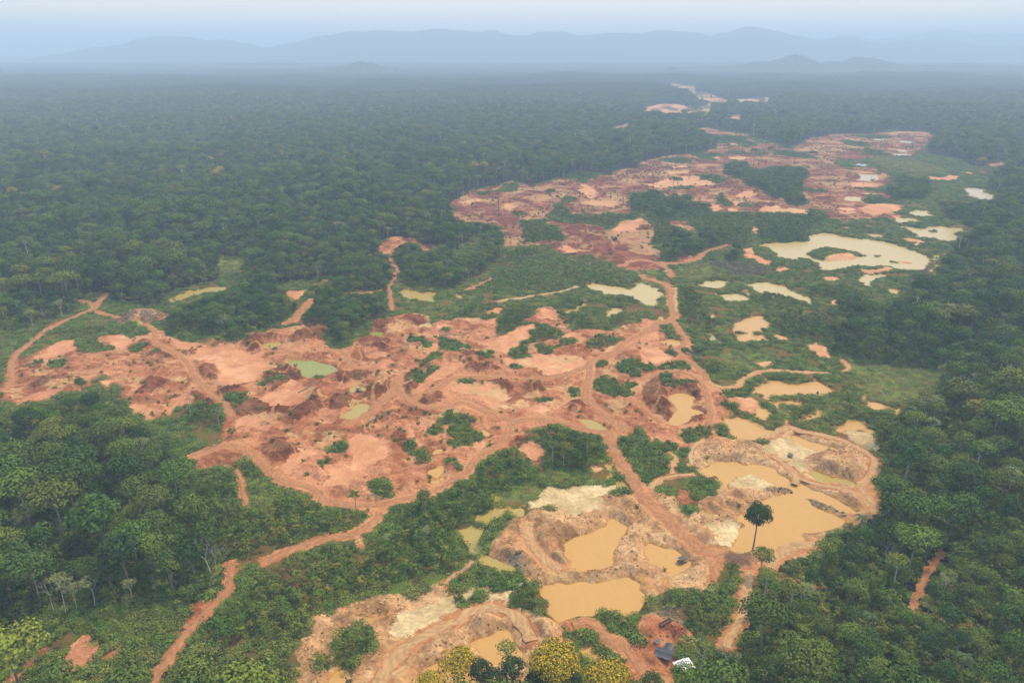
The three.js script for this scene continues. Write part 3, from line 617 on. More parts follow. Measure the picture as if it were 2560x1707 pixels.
// ---------------------------------------------------------------- relief
const WATER = -0.8;
const RELIEF = [0.5, 0.3, 1, 0.06, 0.4, 0.12, 1.1, 1.25, 0.12, 0, 0.7, 0.9, 0.3, 0];
function rolling(x, d) { return 1.2 + 0.9 * noise(x / 170 + 3, d / 170) + 0.35 * noise(x / 60, d / 60 + 9); }
function blur(src, w, h, r) {
  const t = new Float32Array(w * h), o = new Float32Array(w * h);
  for (let j = 0; j < h; j++) { let s = 0; for (let i = -r; i <= r; i++) s += src[j * w + clamp(i, 0, w - 1)]; for (let i = 0; i < w; i++) { t[j * w + i] = s / (2 * r + 1); s += src[j * w + Math.min(w - 1, i + r + 1)] - src[j * w + Math.max(0, i - r)]; } }
  for (let i = 0; i < w; i++) { let s = 0; for (let j = -r; j <= r; j++) s += t[clamp(j, 0, h - 1) * w + i]; for (let j = 0; j < h; j++) { o[j * w + i] = s / (2 * r + 1); s += t[Math.min(h - 1, j + r + 1) * w + i] - t[Math.max(0, j - r) * w + i]; } }
  return o;
}
function relief(z) {
  const gw = Math.round((z.x1 - z.x0) / z.step) + 1, gh = Math.round((z.d1 - z.d0) / z.step) + 1, n = gw * gh;
  const rel = new Float32Array(n), mound = new Float32Array(n), road = new Float32Array(n), pond = new Float32Array(n);
  const wob = z === ZA ? 1.5 : z.cell * 2.2;
  for (let j = 0; j < gh; j++) for (let i = 0; i < gw; i++) {
    const x = z.x0 + i * z.step, d = z.d0 + j * z.step, k = j * gw + i;
    const wx = x + wob * noise(x / 5, d / 5), wd = d + wob * noise(x / 5 + 40, d / 5 + 7);
    rel[k] = RELIEF[z.at(z.cls, wx, wd)]; mound[k] = z.at(z.mound, wx, wd) / 20; road[k] = z.at(z.road, x, d) ? 1 : 0; pond[k] = z.at(z.pond, wx + 0.7 * noise(x / 2.3, d / 2.3), wd + 0.7 * noise(x / 2.3 + 9, d / 2.3)) ? 1 : 0;
  }
  const r1 = z === ZA ? 2 : 1;
  const R = blur(rel, gw, gh, r1 + 1), M = blur(blur(mound, gw, gh, r1), gw, gh, r1), Q = blur(road, gw, gh, 1), P = blur(pond, gw, gh, 1), W = blur(blur(pond, gw, gh, r1 + 1), gw, gh, r1 + 1);
  const wood = new Float32Array(n); for (let j = 0; j < gh; j++) for (let i = 0; i < gw; i++) wood[j * gw + i] = z.at(z.veg, z.x0 + i * z.step, z.d0 + j * z.step) === 1 ? 1 : 0;
  const rw = Math.round(45 / z.step), FO = blur(blur(wood, gw, gh, rw), gw, gh, rw);
  const heap = new Float32Array(n); // dumped cones of spoil
  seed(z === ZA ? 311 : 312);
  if (z !== ZC) for (let q = 0; q < (z === ZA ? 2600 : 2600); q++) {
    const x = rr(z.x0, z.x1), d = rr(z.d0, z.d1), c = z.at(z.cls, x, d), rad = rr(2.6, 6.5), top = rad * rr(0.22, 0.42);
    if (!(c === 2 || c === 6 || c === 7 || c === 10 || c === 11) || noise(x / 33 + 4, d / 33) < -0.15) continue;
    const e = rr(0.6, 1), a = rnd() * 3.14, i0 = Math.round((x - z.x0) / z.step), j0 = Math.round((d - z.d0) / z.step), m = Math.ceil(rad / z.step) + 1;
    for (let j = Math.max(0, j0 - m); j <= Math.min(gh - 1, j0 + m); j++) for (let i = Math.max(0, i0 - m); i <= Math.min(gw - 1, i0 + m); i++) { const X = z.x0 + i * z.step - x, D = z.d0 + j * z.step - d, u = X * Math.cos(a) + D * Math.sin(a), v = (D * Math.cos(a) - X * Math.sin(a)) / e, t = 1 - Math.hypot(u, v) / rad; if (t > 0) { const k = j * gw + i; heap[k] = Math.max(heap[k], top * Math.min(t, 0.85)); } }
  }
  const hgt = new Float32Array(n);
  for (let j = 0; j < gh; j++) for (let i = 0; i < gw; i++) {
    const x = z.x0 + i * z.step, d = z.d0 + j * z.step, k = j * gw + i;
    const base = rolling(x, d);
    const ridge = 1 - Math.abs(fbm(x / 17 + 2, d / 17, 3)) * 2.6;
    let h = base + R[k] * (2.2 * fbm(x / 26, d / 26, 3) + 1.2 * ridge + (0.9 + 0.7 * noise(x / 40 + 3, d / 40)) * fbm(x / 5.2, d / 5.2, 2) + 0.5 * (1 - 2 * Math.abs(noise(x / 7.5 + 4, d / 7.5))) + 0.7 * noise(x / 3.1, d / 3.1)) + M[k] * (0.8 + 0.6 * noise(x / 11, d / 11) + 0.35 * noise(x / 4, d / 4));
    h += heap[k] + smooth(0.75, 1, FO[k]) * (13 + 13 * smooth(1500, 3200, d)) * (0.5 + fbm(x / 400 + 5, d / 400 + 1, 3));
    h = mix(h, base + 0.35, smooth(0.25, 0.85, Q[k]));
    if (z === ZC) h = mix(h, 0, smooth(0.02, 0.3, W[k]));
    else if (W[k] > 0) h = mix(h, WATER + 2.4 * (0.5 - P[k]) + 0.06, smooth(0, 0.36, W[k]));
    hgt[k] = h;
  }
  Object.assign(z, { gw, gh, hgt });
}
ZONES.forEach(relief);
function heightAt(x, d) {
  const z = zoneAt(x, d); if (!z) return rolling(x, d);
  const fx = clamp((x - z.x0) / z.step, 0, z.gw - 1.001), fd = clamp((d - z.d0) / z.step, 0, z.gh - 1.001), i = Math.floor(fx), j = Math.floor(fd), u = fx - i, v = fd - j, k = j * z.gw + i, a = z.hgt;
  return mix(mix(a[k], a[k + 1], u), mix(a[k + z.gw], a[k + z.gw + 1], u), v);
}

// ---------------------------------------------------------------- soil colours (linear base colours; grain, stains and drifts of sediment)
const hexes = s => s.split(' ').map(h => new THREE.Color(h)).map(c => [c.r, c.g, c.b]);
const PAL = [
  hexes('#1f2015 #2a281a #191c12'), hexes('#3e491d #4b5324 #504727'), hexes('#8b593a #9c6d4b #72462b'), hexes('#a97856 #b28562 #9c6b4a'),
  hexes('#a5885c #9a7c52 #b1966a'), hexes('#a8946c #b7a57e #97835b'), hexes('#613822 #70462d #4f2e1c'), hexes('#906d48 #7b5c3b #a3835d'),
  hexes('#4f5d23 #616c2b #424f1b'), hexes('#976742 #a3754d #865835'), hexes('#66392a #794b39 #532c21'), hexes('#6f5e46 #857358 #524330'), hexes('#4c453a #3f3d30 #574e44'), hexes('#9c743c #9c743c #8a6432')];
const toSrgb = new Uint8Array(4097); for (let i = 0; i <= 4096; i++) { const v = i / 4096; toSrgb[i] = Math.round(255 * (v <= 0.0031308 ? v * 12.92 : 1.055 * Math.pow(v, 1 / 2.4) - 0.055)); }
const bare = c => (c >= 2 && c <= 7) || c === 9 || c === 10 || c === 11;
function paintSoil(z, i0, i1) {
  const w = i1 - i0, data = new Uint8Array(w * z.h * 4), bump = new Uint8Array(w * z.h * 4), c = z.cell, far = z === ZC;
  const wob = far ? 4 : z === ZB ? 2.6 : 1.5;
  for (let j = 0; j < z.h; j++) for (let i = 0; i < w; i++) {
    const x = z.x0 + (i + i0 + 0.5) * c, d = z.d0 + (j + 0.5) * c;
    const n1 = noise(x / (c * 6), d / (c * 6)), n2 = noise(x / (c * 6) + 31, d / (c * 6) + 77), n3 = noise(x / (c * 2.1) + 5, d / (c * 2.1)), n4 = noise(x / (c * 2.1) + 9, d / (c * 2.1) + 60);
    const jt = NT[(i * 7919 + j * 104729) & 65535], cls = z.at(z.cls, x + wob * (n1 + 0.7 * n3 + 0.5 * jt), d + wob * (n2 + 0.7 * n4 + 0.5 * jt));
    const big = fbm(x / 31 + 7, d / 31, 4), fine = n3 * 0.6 + 0.4 * noise(x / c * 0.93, d / c * 0.93);
    const P = PAL[cls];
    const med = fbm(x / 6.5 + 70, d / 6.5 + 11, 3);
    let t = big * 1.4 + med * (bare(cls) ? 1.0 : 0.4) + fine * 0.35, A = P[0], B = t > 0 ? P[1] : P[2]; t = clamp(Math.abs(t) * 1.4, 0, 1);
    let r = mix(A[0], B[0], t), g = mix(A[1], B[1], t), b = mix(A[2], B[2], t), k = 1 + (cls === 7 || cls === 6 || cls === 2 || cls === 11 ? 0.26 : 0.12) * fine;
    if (cls === 2 || cls === 6 || cls === 10) { // washed-out paler drifts, darker damp clay
      const ws = cls === 10 ? 3 : 1, wash = smooth(0.02, 0.28, fbm(x / (15 * ws) + 50, d / (11 * ws) + 20, 4)), damp = smooth(0.10, 0.4, fbm(x / 12 + 90, d / 12, 3));
      if (cls === 10) { const w2 = smooth(0.08, 0.3, fbm(x / 17 + 20, d / 21 + 7, 3)) * 0.75, q2 = PAL[w2 * 1000 % 2 > 1 ? 3 : 4][0]; r = mix(r, q2[0], w2 * 0.42); g = mix(g, q2[1], w2 * 0.42); b = mix(b, q2[2], w2 * 0.42); }
      const tw = smooth(-0.2, 0.25, noise(x / 27 + 9, d / 27 + 30)), qa = PAL[3][0], qb = PAL[4][0], q = cls === 10 ? qb : [mix(qa[0], qb[0], tw), mix(qa[1], qb[1], tw), mix(qa[2], qb[2], tw)], s = wash * (cls === 6 ? 0.15 : cls === 10 ? 0.5 : 0.62);
      r = mix(r, q[0], s); g = mix(g, q[1], s); b = mix(b, q[2], s); k *= 1 - 0.30 * damp * (1 - wash);
      if (!far) { const vein = 1 - Math.abs(noise(x / 4.3 + 12, d / 4.3) + 0.5 * noise(x / 1.9, d / 1.9)); k *= 1 + 0.16 * (smooth(0.75, 1, vein) - 0.3); }
    } else if (cls === 7) {
      const wash = smooth(0.12, 0.36, fbm(x / 11 + 5, d / 8, 4)), dark = smooth(0.05, 0.4, fbm(x / 9 + 33, d / 9 + 3, 4)), grit = smooth(0.15, 0.6, fine);
      const q = PAL[4][0]; r = mix(r, q[0], wash * 0.6); g = mix(g, q[1], wash * 0.6); b = mix(b, q[2], wash * 0.6);
      const clod = Math.abs(noise(x / 2.4 + 3, d / 2.4) + 0.5 * noise(x / 1.1, d / 1.1 + 4)); k *= (1 - 0.24 * dark) * (1 - 0.16 * grit) * (0.86 + 0.32 * smooth(0.05, 0.5, clod));
    } else if (cls === 3 || cls === 4) {
      const st = noise(x / 3.4 + 0.6 * noise(d / 9, x / 9), d / 11); k *= 1 + 0.07 * st;
      const sp = (cls === 4 ? 0.3 + 0.65 * smooth(-0.12, 0.2, fbm(x / 9 + 8, d / 7 + 61, 4)) : 0.45 * smooth(0.1, 0.35, fbm(x / 14 + 8, d / 10 + 61, 4))); const q = PAL[cls === 4 ? 3 : 2][0]; r = mix(r, q[0], sp); g = mix(g, q[1], sp); b = mix(b, q[2], sp);
    } else if (cls === 5) { // braided streaks of sorted silt
      const st = noise(x / 2.2 + 2.2 * noise(x / 17, d / 17), d / 2.2 + 2.6 * noise(x / 14 + 8, d / 14)); const e = smooth(0.1, 0.5, Math.abs(st)); k *= 0.88 + 0.2 * e;
    } else if (cls === 1 || cls === 8) {
      const sp = smooth(0.12, 0.42, fbm(x / 13 + 4, d / 13 + 15, 4)); const q = cls === 8 ? PAL[12][0] : PAL[2][2]; r = mix(r, q[0], sp * 0.4); g = mix(g, q[1], sp * 0.4); b = mix(b, q[2], sp * 0.4);
    }
    if (!far && bare(cls)) {
      const ang = 3 * noise(x / 60 + 4, d / 60 + 2), u = x * Math.cos(ang) + d * Math.sin(ang), v = d * Math.cos(ang) - x * Math.sin(ang);
      const streak = noise(u / 14 + 6, v / 0.9) * 0.6 + noise(u / 7, v / 1.7 + 30) * 0.6, on = smooth(0.0, 0.35, noise(x / 22 + 60, d / 22 + 31)) * (cls === 3 || cls === 5 ? 0.35 : 1);
      k *= 1 + 0.2 * streak * on;
      const lane = Math.abs(noise(x / 38 + 11, d / 38 + 4) + 0.25 * noise(x / 13, d / 13)), lane2 = Math.abs(noise(x / 31 + 71, d / 31 + 9)); const tr = Math.max(smooth(0.05, 0.02, lane), smooth(0.045, 0.02, lane2)) * (cls === 5 ? 0 : 0.6); { const q = PAL[9][1]; r = mix(r, q[0], tr); g = mix(g, q[1], tr); b = mix(b, q[2], tr); }
      const gr = noise(x / 1.1 + 3, d / 1.1), sp = smooth(0.55, 0.8, gr) * smooth(-0.1, 0.3, noise(x / 17, d / 17 + 50)); k *= 1 + sp * (cls === 7 || cls === 6 || cls === 2 || cls === 11 ? 0.34 : 0.08);
      const dk = smooth(0.5, 0.8, noise(x / 1.5 + 33, d / 1.5 + 8)) * smooth(-0.2, 0.3, noise(x / 13 + 20, d / 13)); k *= 1 - dk * (cls === 7 || cls === 11 ? 0.35 : cls === 3 || cls === 5 ? 0.08 : 0.2);
    }
    const o = (j * w + i) * 4;
    data[o] = toSrgb[clamp(r * k, 0, 1) * 4096 | 0]; data[o + 1] = toSrgb[clamp(g * k, 0, 1) * 4096 | 0]; data[o + 2] = toSrgb[clamp(b * k, 0, 1) * 4096 | 0]; data[o + 3] = 255;
    const rough = bare(cls) ? (cls === 3 || cls === 4 || cls === 5 ? 0.25 : 1) : 0.6;
    const hb = clamp(128 + rough * (70 * fine + 55 * n1), 0, 255);
    bump[o] = bump[o + 1] = bump[o + 2] = hb; bump[o + 3] = 255;
  }
  const map = new THREE.DataTexture(data, w, z.h, THREE.RGBAFormat); map.colorSpace = THREE.SRGBColorSpace;
  const bm = new THREE.DataTexture(bump, w, z.h, THREE.RGBAFormat);
  for (const t of [map, bm]) { t.magFilter = THREE.LinearFilter; t.minFilter = THREE.LinearMipmapLinearFilter; t.generateMipmaps = true; t.needsUpdate = true; }
  return { map, bm };
}
function terrainTile(z, gi0, gi1, label) {
  const nx = gi1 - gi0 + 1, n = nx * z.gh, pos = [], uv = [], idx = [];
  for (let j = 0; j < z.gh; j++) for (let i = gi0; i <= gi1; i++) { pos.push(z.x0 + i * z.step, z.hgt[j * z.gw + i], -(z.d0 + j * z.step)); uv.push((i - gi0) / (gi1 - gi0), j / (z.gh - 1)); }
  for (let j = 0; j + 1 < z.gh; j++) for (let i = 0; i + 1 < nx; i++) { const a = j * nx + i; idx.push(a, a + 1, a + nx, a + 1, a + nx + 1, a + nx); }
  const rim = []; // a skirt closes the joint to the next tile
  for (let i = 0; i < nx; i++) rim.push(i); for (let j = 1; j < z.gh; j++) rim.push(j * nx + nx - 1); for (let i = nx - 2; i >= 0; i--) rim.push((z.gh - 1) * nx + i); for (let j = z.gh - 2; j > 0; j--) rim.push(j * nx);
  const b0 = pos.length / 3, nr = rim.length; for (const e of [0, 30]) for (const k of rim) { pos.push(pos[3 * k], pos[3 * k + 1] - e, pos[3 * k + 2]); uv.push(uv[2 * k], uv[2 * k + 1]); }
  for (let q = 0; q < nr; q++) { const q2 = (q + 1) % nr; idx.push(b0 + q, b0 + nr + q, b0 + q2, b0 + q2, b0 + nr + q, b0 + nr + q2); }
  const g = new THREE.BufferGeometry(); g.setAttribute('position', new THREE.Float32BufferAttribute(pos, 3)); g.setAttribute('uv', new THREE.Float32BufferAttribute(uv, 2)); g.setIndex(idx); g.computeVertexNormals();
  const i0 = Math.round(gi0 * z.step / z.cell), i1 = Math.round(gi1 * z.step / z.cell), { map, bm } = paintSoil(z, i0, Math.min(z.w, i1));
  const m = new THREE.MeshPhysicalMaterial({ map, bumpMap: bm, bumpScale: z === ZA ? 0.6 : z === ZB ? 0.9 : 1.5, roughness: 1, specularIntensity: 0.15 });
  const o = put(new THREE.Mesh(g, m), 'terrain'); o.userData.kind = 'structure'; o.userData.label = label; o.userData.category = 'ground';
}
terrainTile(ZA, 0, (ZA.gw - 1) / 2, 'red mine ground and forest floor in the lower valley');
terrainTile(ZA, (ZA.gw - 1) / 2, ZA.gw - 1, 'tan pit ground and forest floor in the lower valley');
terrainTile(ZB, 0, ZB.gw - 1, 'valley ground of red clay flats and scrub in the middle distance');
terrainTile(ZC, 0, ZC.gw - 1, 'distant valley floor under forest and far clearings');
{ // the plain beyond, out to the hills
  const mat = new THREE.MeshPhysicalMaterial({ color: new THREE.Color().setRGB(0.028, 0.042, 0.018), roughness: 1, specularIntensity: 0.1 });
  const g = new THREE.BufferGeometry(), P = [], I = [];
  const quad = (x0, x1, d0, d1) => { const b = P.length / 3; P.push(x0, 0.4, -d0, x1, 0.4, -d0, x1, 0.4, -d1, x0, 0.4, -d1); I.push(b, b + 1, b + 2, b, b + 2, b + 3); };
  quad(-22000, 22000, 6000, 40000); quad(-22000, -3600, 1500, 6000); quad(3600, 22000, 1500, 6000); quad(-22000, -1100, 700, 1500); quad(1100, 22000, 700, 1500); quad(-6000, -560, 190, 700); quad(560, 6000, 190, 700); quad(-6000, 6000, -600, 190);
  g.setAttribute('position', new THREE.Float32BufferAttribute(P, 3)); g.setIndex(I); g.computeVertexNormals();
  const o = put(new THREE.Mesh(g, mat), 'plain'); o.userData = { kind: 'structure', label: 'flat forested plain reaching to the hazy hills', category: 'ground' };
}
// hills: ridge lines read off the skyline, at their distance, with sloping flanks
function hills(label, D, half, line, tree, name = 'hills') {
  const px = pixels(line), n = 220, m = 14, P = [], I = [];
  for (let i = 0; i <= n; i++) {
    const u = i / n, X = mix(px[0][0], px[px.length - 1][0], u); let k = 0; while (k + 2 < px.length && px[k + 1][0] < X) k++;
    const t = clamp((X - px[k][0]) / (px[k + 1][0] - px[k][0]), 0, 1), Y = mix(px[k][1], px[k + 1][1], t * t * (3 - 2 * t));
    const [x, y] = onRayAtDepth(X, Y, D);
    for (let j = 0; j <= m; j++) {
      const v = j / m * 2 - 1, D2 = D + v * half + 60 * noise(i / 9, j), f = Math.pow(Math.cos(v * Math.PI / 2), 1.3);
      const spur = 1 + 0.25 * (1 - f) * noise(i / 5 + 3, j / 3) ;
      P.push(x * (1 + (v * half) / D * 0.25), Math.max(-5, (y + tree * noise(i * 1.7, 3)) * f * spur + (f < 0.02 ? -5 : 0)), -D2);
    }
  }
  for (let i = 0; i < n; i++) for (let j = 0; j < m; j++) { const a = i * (m + 1) + j; I.push(a, a + m + 1, a + 1, a + 1, a + m + 1, a + m + 2); }
  const g = new THREE.BufferGeometry(); g.setAttribute('position', new THREE.Float32BufferAttribute(P, 3)); g.setIndex(I); g.computeVertexNormals();
  const o = put(new THREE.Mesh(g, new THREE.MeshPhysicalMaterial({ color: new THREE.Color().setRGB(0.03, 0.045, 0.02), roughness: 1, specularIntensity: 0.1, side: THREE.DoubleSide })), name);
  o.userData = { kind: 'structure', label, category: 'hills' };
  return o;
}
hills('faint farthest blue hills behind the ridge', 17500, 2000, 'c 900,330 1200,270 1350,290 1500,255 1750,290 2000,250 2250,215 2500,250 2700,240 3100,300', 8);
hills('long hazy forested ridge along the horizon', 13500, 1900, 'a 200,470 500,390 700,350 900,330 1050,280 1200,262 1400,270 1500,300 1650,290 1800,320 1950,350 2150,310 2352,265 b 0,262 250,232 450,222 650,232 850,212 1050,225 1150,238 1280,222 1400,258 1500,262 1650,228 1750,230 1920,262 2150,240 2352,245 c 150,218 400,235 520,262 650,235 800,190 880,205 1000,225 1100,260 1300,300 1500,270 1650,305 1800,320 2000,300 2150,285 2300,305 2500,340 2700,330 3000,360', 10);
hills('darker low hill with a tree-lined crest before the ridge', 7600, 700, 'c 250,500 500,500 700,485 850,460 950,450 1050,430 1130,402 1200,408 1280,450 1330,470 1400,455 1500,460 1600,420 1700,428 1780,450 1900,470 2050,490 2200,480 2352,470 2700,480 3000,500', 12);
hills('faint wooded rises along the far edge of the plain', 11500, 900, 'a -300,520 300,500 700,475 1000,468 1400,462 1900,452 2352,462 b 100,480 500,470 900,455 1100,450 1500,470 2000,475 2352,480 c 300,488 700,485 1200,490 1800,500 2352,505 3000,515', 9);
hills('low broken tree line before the far rises', 9700, 500, 'b 300,512 500,500 700,508 880,496 1100,506 1300,500 1500,512 1800,505 2000,515 2200,508 2352,516 c 200,520 500,508 800,525 1100,515 1500,540 1900,560 2352,575 3000,590', 7);
hills('small dark wooded hill standing out of the plain', 7000, 500, 'b -50,500 120,495 200,475 300,452 380,462 450,490 560,505', 7);
hills('low wooded rise at the edge of the plain', 8600, 600, 'a -200,545 0,535 300,525 600,505 750,490 900,492 1300,480 1700,470 2150,462 2300,490 2352,492 b 100,497', 8);
// ---------------------------------------------------------------- ponds and tracks
const TONES = { o: '#a9844a', b: '#a3915c', y: '#938144', g: '#7a7d3c', d: '#363f29', p: '#a09170', k: '#848b89' };
const TONE_WORD = { o: 'ochre', b: 'beige', y: 'yellow', g: 'olive green', d: 'dark green', p: 'pale', k: 'bluish grey' };
const rippleMap = (() => { const n = 256, a = new Uint8Array(n * n * 4); const per = (x, y, f) => { const s = n / f; let v = 0; for (const [dx, dy, wt] of [[0, 0, 1]]) v += noise((x / s) % f, (y / s) % f) * wt; return v; };
  for (let y = 0; y < n; y++) for (let x = 0; x < n; x++) { const u = x / n * 2 * Math.PI, v = y / n * 2 * Math.PI; const q = noise(40 + 9 * Math.cos(u), 60 + 9 * Math.sin(u) + 6 * Math.cos(v)) * 0.5 + noise(11 + 22 * Math.cos(v), 90 + 22 * Math.sin(v) + 17 * Math.sin(u)) * 0.5; const c = clamp(247 + 6 * q, 0, 255), o = (y * n + x) * 4; a[o] = c; a[o + 1] = c; a[o + 2] = clamp(c - 2, 0, 255); a[o + 3] = 255; }
  const t = new THREE.DataTexture(a, n, n, THREE.RGBAFormat); t.wrapS = t.wrapT = THREE.RepeatWrapping; t.magFilter = THREE.LinearFilter; t.minFilter = THREE.LinearMipmapLinearFilter; t.generateMipmaps = true; t.colorSpace = THREE.SRGBColorSpace; t.needsUpdate = true; return t; })();
const waterMat = {}; for (const k in TONES) waterMat[k] = new THREE.MeshPhysicalMaterial({ color: TONES[k], map: rippleMap, roughness: 0.22, specularIntensity: 0.25 });
const pondNear = []; // what lies beside each pond, for its label
ponds.forEach((p, k) => {
  let poly = p.poly, cx = 0, cd = 0; for (const q of poly) { cx += q[0] / poly.length; cd += q[1] / poly.length; }
  let area = 0; for (let i = 0; i < poly.length; i++) { const a = poly[i], b = poly[(i + 1) % poly.length]; area += (a[0] * b[1] - b[0] * a[1]) / 2; }
  const far = cd > 1500, grow = far ? 0 : cd > 700 ? 3 : 1.6, s = area > 0 ? 1 : -1;
  poly = poly.map((q, i) => { const a = poly[(i + poly.length - 1) % poly.length], b = poly[(i + 1) % poly.length], L = Math.hypot(b[0] - a[0], b[1] - a[1]) || 1; return [q[0] + (b[1] - a[1]) / L * grow * s, q[1] - (b[0] - a[0]) / L * grow * s]; });
  const g = new THREE.ShapeGeometry(new THREE.Shape(poly.map(q => new THREE.Vector2(q[0], q[1])))); // x, d
  const P = g.attributes.position, y = far ? 0.35 + k * 0.006 : WATER + k * 0.005, uv = [];
  for (let i = 0; i < P.count; i++) { const x = P.getX(i), d = P.getY(i); P.setXYZ(i, x, y, -d); uv.push(x / 90, d / 90); }
  g.setAttribute('uv', new THREE.Float32BufferAttribute(uv, 2)); g.computeVertexNormals();
  const o = put(new THREE.Mesh(g, waterMat[p.tone]), 'pond');
  area = Math.abs(area);
  const size = area > 6000 ? 'wide' : area > 1500 ? 'large' : area > 400 ? 'mid-sized' : 'small';
  const ring = {}; for (let a = 0; a < 24; a++) { const q = p.poly[Math.floor(a / 24 * p.poly.length)], c = look('cls', cx + (q[0] - cx) * 1.25, cd + (q[1] - cd) * 1.25, 0); ring[c] = (ring[c] || 0) + 1; }
  const beside = +Object.entries(ring).filter(e => e[0] !== '13').sort((a, b) => b[1] - a[1])[0]?.[0] || 1;
  const place = { 0: 'among forest trees', 1: 'ringed by green scrub', 2: 'in red clay', 3: 'beside a pink mud flat', 4: 'beside pale sand', 5: 'beside grey silt', 6: 'under dark clay heaps', 7: 'in tan pit ground', 8: 'in grass', 9: 'beside a dirt track', 10: 'in the far red clay', 11: 'beside rubble', 12: 'among grey brush' }[beside];
  tag(o, `${size} muddy ${TONE_WORD[p.tone]} pond ${place}`, 'pond', 'mine ponds', 'structure');
});
const roadMap = (() => { // two wheel ruts, a crown between them, crumbly verge
  const w = 128, h = 1024, a = new Uint8Array(w * h * 4);
  for (let y = 0; y < h; y++) for (let x = 0; x < w; x++) {
    const u = x / w, v = y / h * Math.PI * 2, cv = Math.cos(v), sv = Math.sin(v), sway = 0.05 * noise(20 + 3 * cv, 30 + 3 * sv);
    let k = 0.9 + 0.09 * noise(70 + 5 * cv + u * 5, 50 + 5 * sv) + 0.035 * noise(u * 34 + 2 * cv, 10 + 4 * sv) + 0.04 * (NT[(x * 7919 + y * 104729) & 65535]);
    for (const r of [0.2, 0.36, 0.64, 0.8]) { const e = Math.abs(u + sway * (r > 0.3 && r < 0.7 ? 1.5 : 1) - r); k += (e < 0.03 ? -0.07 : e < 0.075 ? 0.05 : 0) * (0.55 + 0.6 * noise(r * 50 + 7 * cv, 7 * sv)); }
    
    const c = clamp(k * 235, 0, 255), o = (y * w + x) * 4; a[o] = c; a[o + 1] = c; a[o + 2] = c; a[o + 3] = 255;
  }
  const t = new THREE.DataTexture(a, w, h, THREE.RGBAFormat); t.wrapT = THREE.RepeatWrapping; t.magFilter = THREE.LinearFilter; t.minFilter = THREE.LinearMipmapLinearFilter; t.generateMipmaps = true; t.colorSpace = THREE.SRGBColorSpace; t.needsUpdate = true; return t;
})();
const roadMats = { r: '#a87852', t: '#b69265', p: '#b89e72' };
const roadMat = {}; for (const k in roadMats) roadMat[k] = new THREE.MeshPhysicalMaterial({ specularIntensity: 0.15, map: roadMap, bumpMap: roadMap, bumpScale: 0.12, color: roadMats[k], roughness: 0.95, side: THREE.DoubleSide });
const ROAD_WORD = { r: 'reddish', t: 'tan', p: 'pale sandy' };
roadLines.forEach((r, k) => {
  const pts = curve(r.pts, r.pts[0][1] > 700 ? 3 : 1.6), n = pts.length, C = 8, P = [], U = [], I = []; let run = 0;
  for (let i = 0; i < n; i++) {
    const a = pts[Math.max(0, i - 1)], b = pts[Math.min(n - 1, i + 1)], L = Math.hypot(b[0] - a[0], b[1] - a[1]) || 1, nx = -(b[1] - a[1]) / L, nd = (b[0] - a[0]) / L;
    if (i) run += Math.hypot(pts[i][0] - pts[i - 1][0], pts[i][1] - pts[i - 1][1]);
    for (let c = 0; c <= C; c++) {
      const u = c / C * 2 - 1, side = u < 0 ? 1 : 2, edge = Math.abs(u);
      const half = r.w * 0.39 * (edge > 0.99 ? 1.08 + 0.36 * noise(run / 9 + k * 9, side * 7) + 0.3 * noise(run / 2.6, side * 9 + k) : edge > 0.7 ? 1 + 0.12 * noise(run / 9 + k * 9, side * 7) : 1);
      const x = pts[i][0] + nx * u * half, d = pts[i][1] + nd * u * half;
      const rut = -0.10 * Math.exp(-Math.pow((edge - 0.45) / 0.16, 2));
      P.push(x, rolling(x, d) + 0.47 + k * 0.006 + rut - (edge > 0.99 ? 0.45 : edge > 0.74 ? 0.05 : 0), -d); U.push((u + 1) / 2, run / 45);
    }
  }
  for (let i = 0; i + 1 < n; i++) for (let c = 0; c < C; c++) { const a = i * (C + 1) + c; I.push(a, a + 1, a + C + 1, a + 1, a + C + 2, a + C + 1); }
  const g = new THREE.BufferGeometry(); g.setAttribute('position', new THREE.Float32BufferAttribute(P, 3)); g.setAttribute('uv', new THREE.Float32BufferAttribute(U, 2)); g.setIndex(I); g.computeVertexNormals();
  const o = put(new THREE.Mesh(g, roadMat[r.tone]), 'dirt_track');
  const size = r.w >= 7 ? 'wide' : r.w >= 5 ? 'rutted' : 'narrow';
  tag(o, `${size} ${ROAD_WORD[r.tone]} dirt track across the mine`, 'track', 'dirt tracks of the mine', 'structure');
});
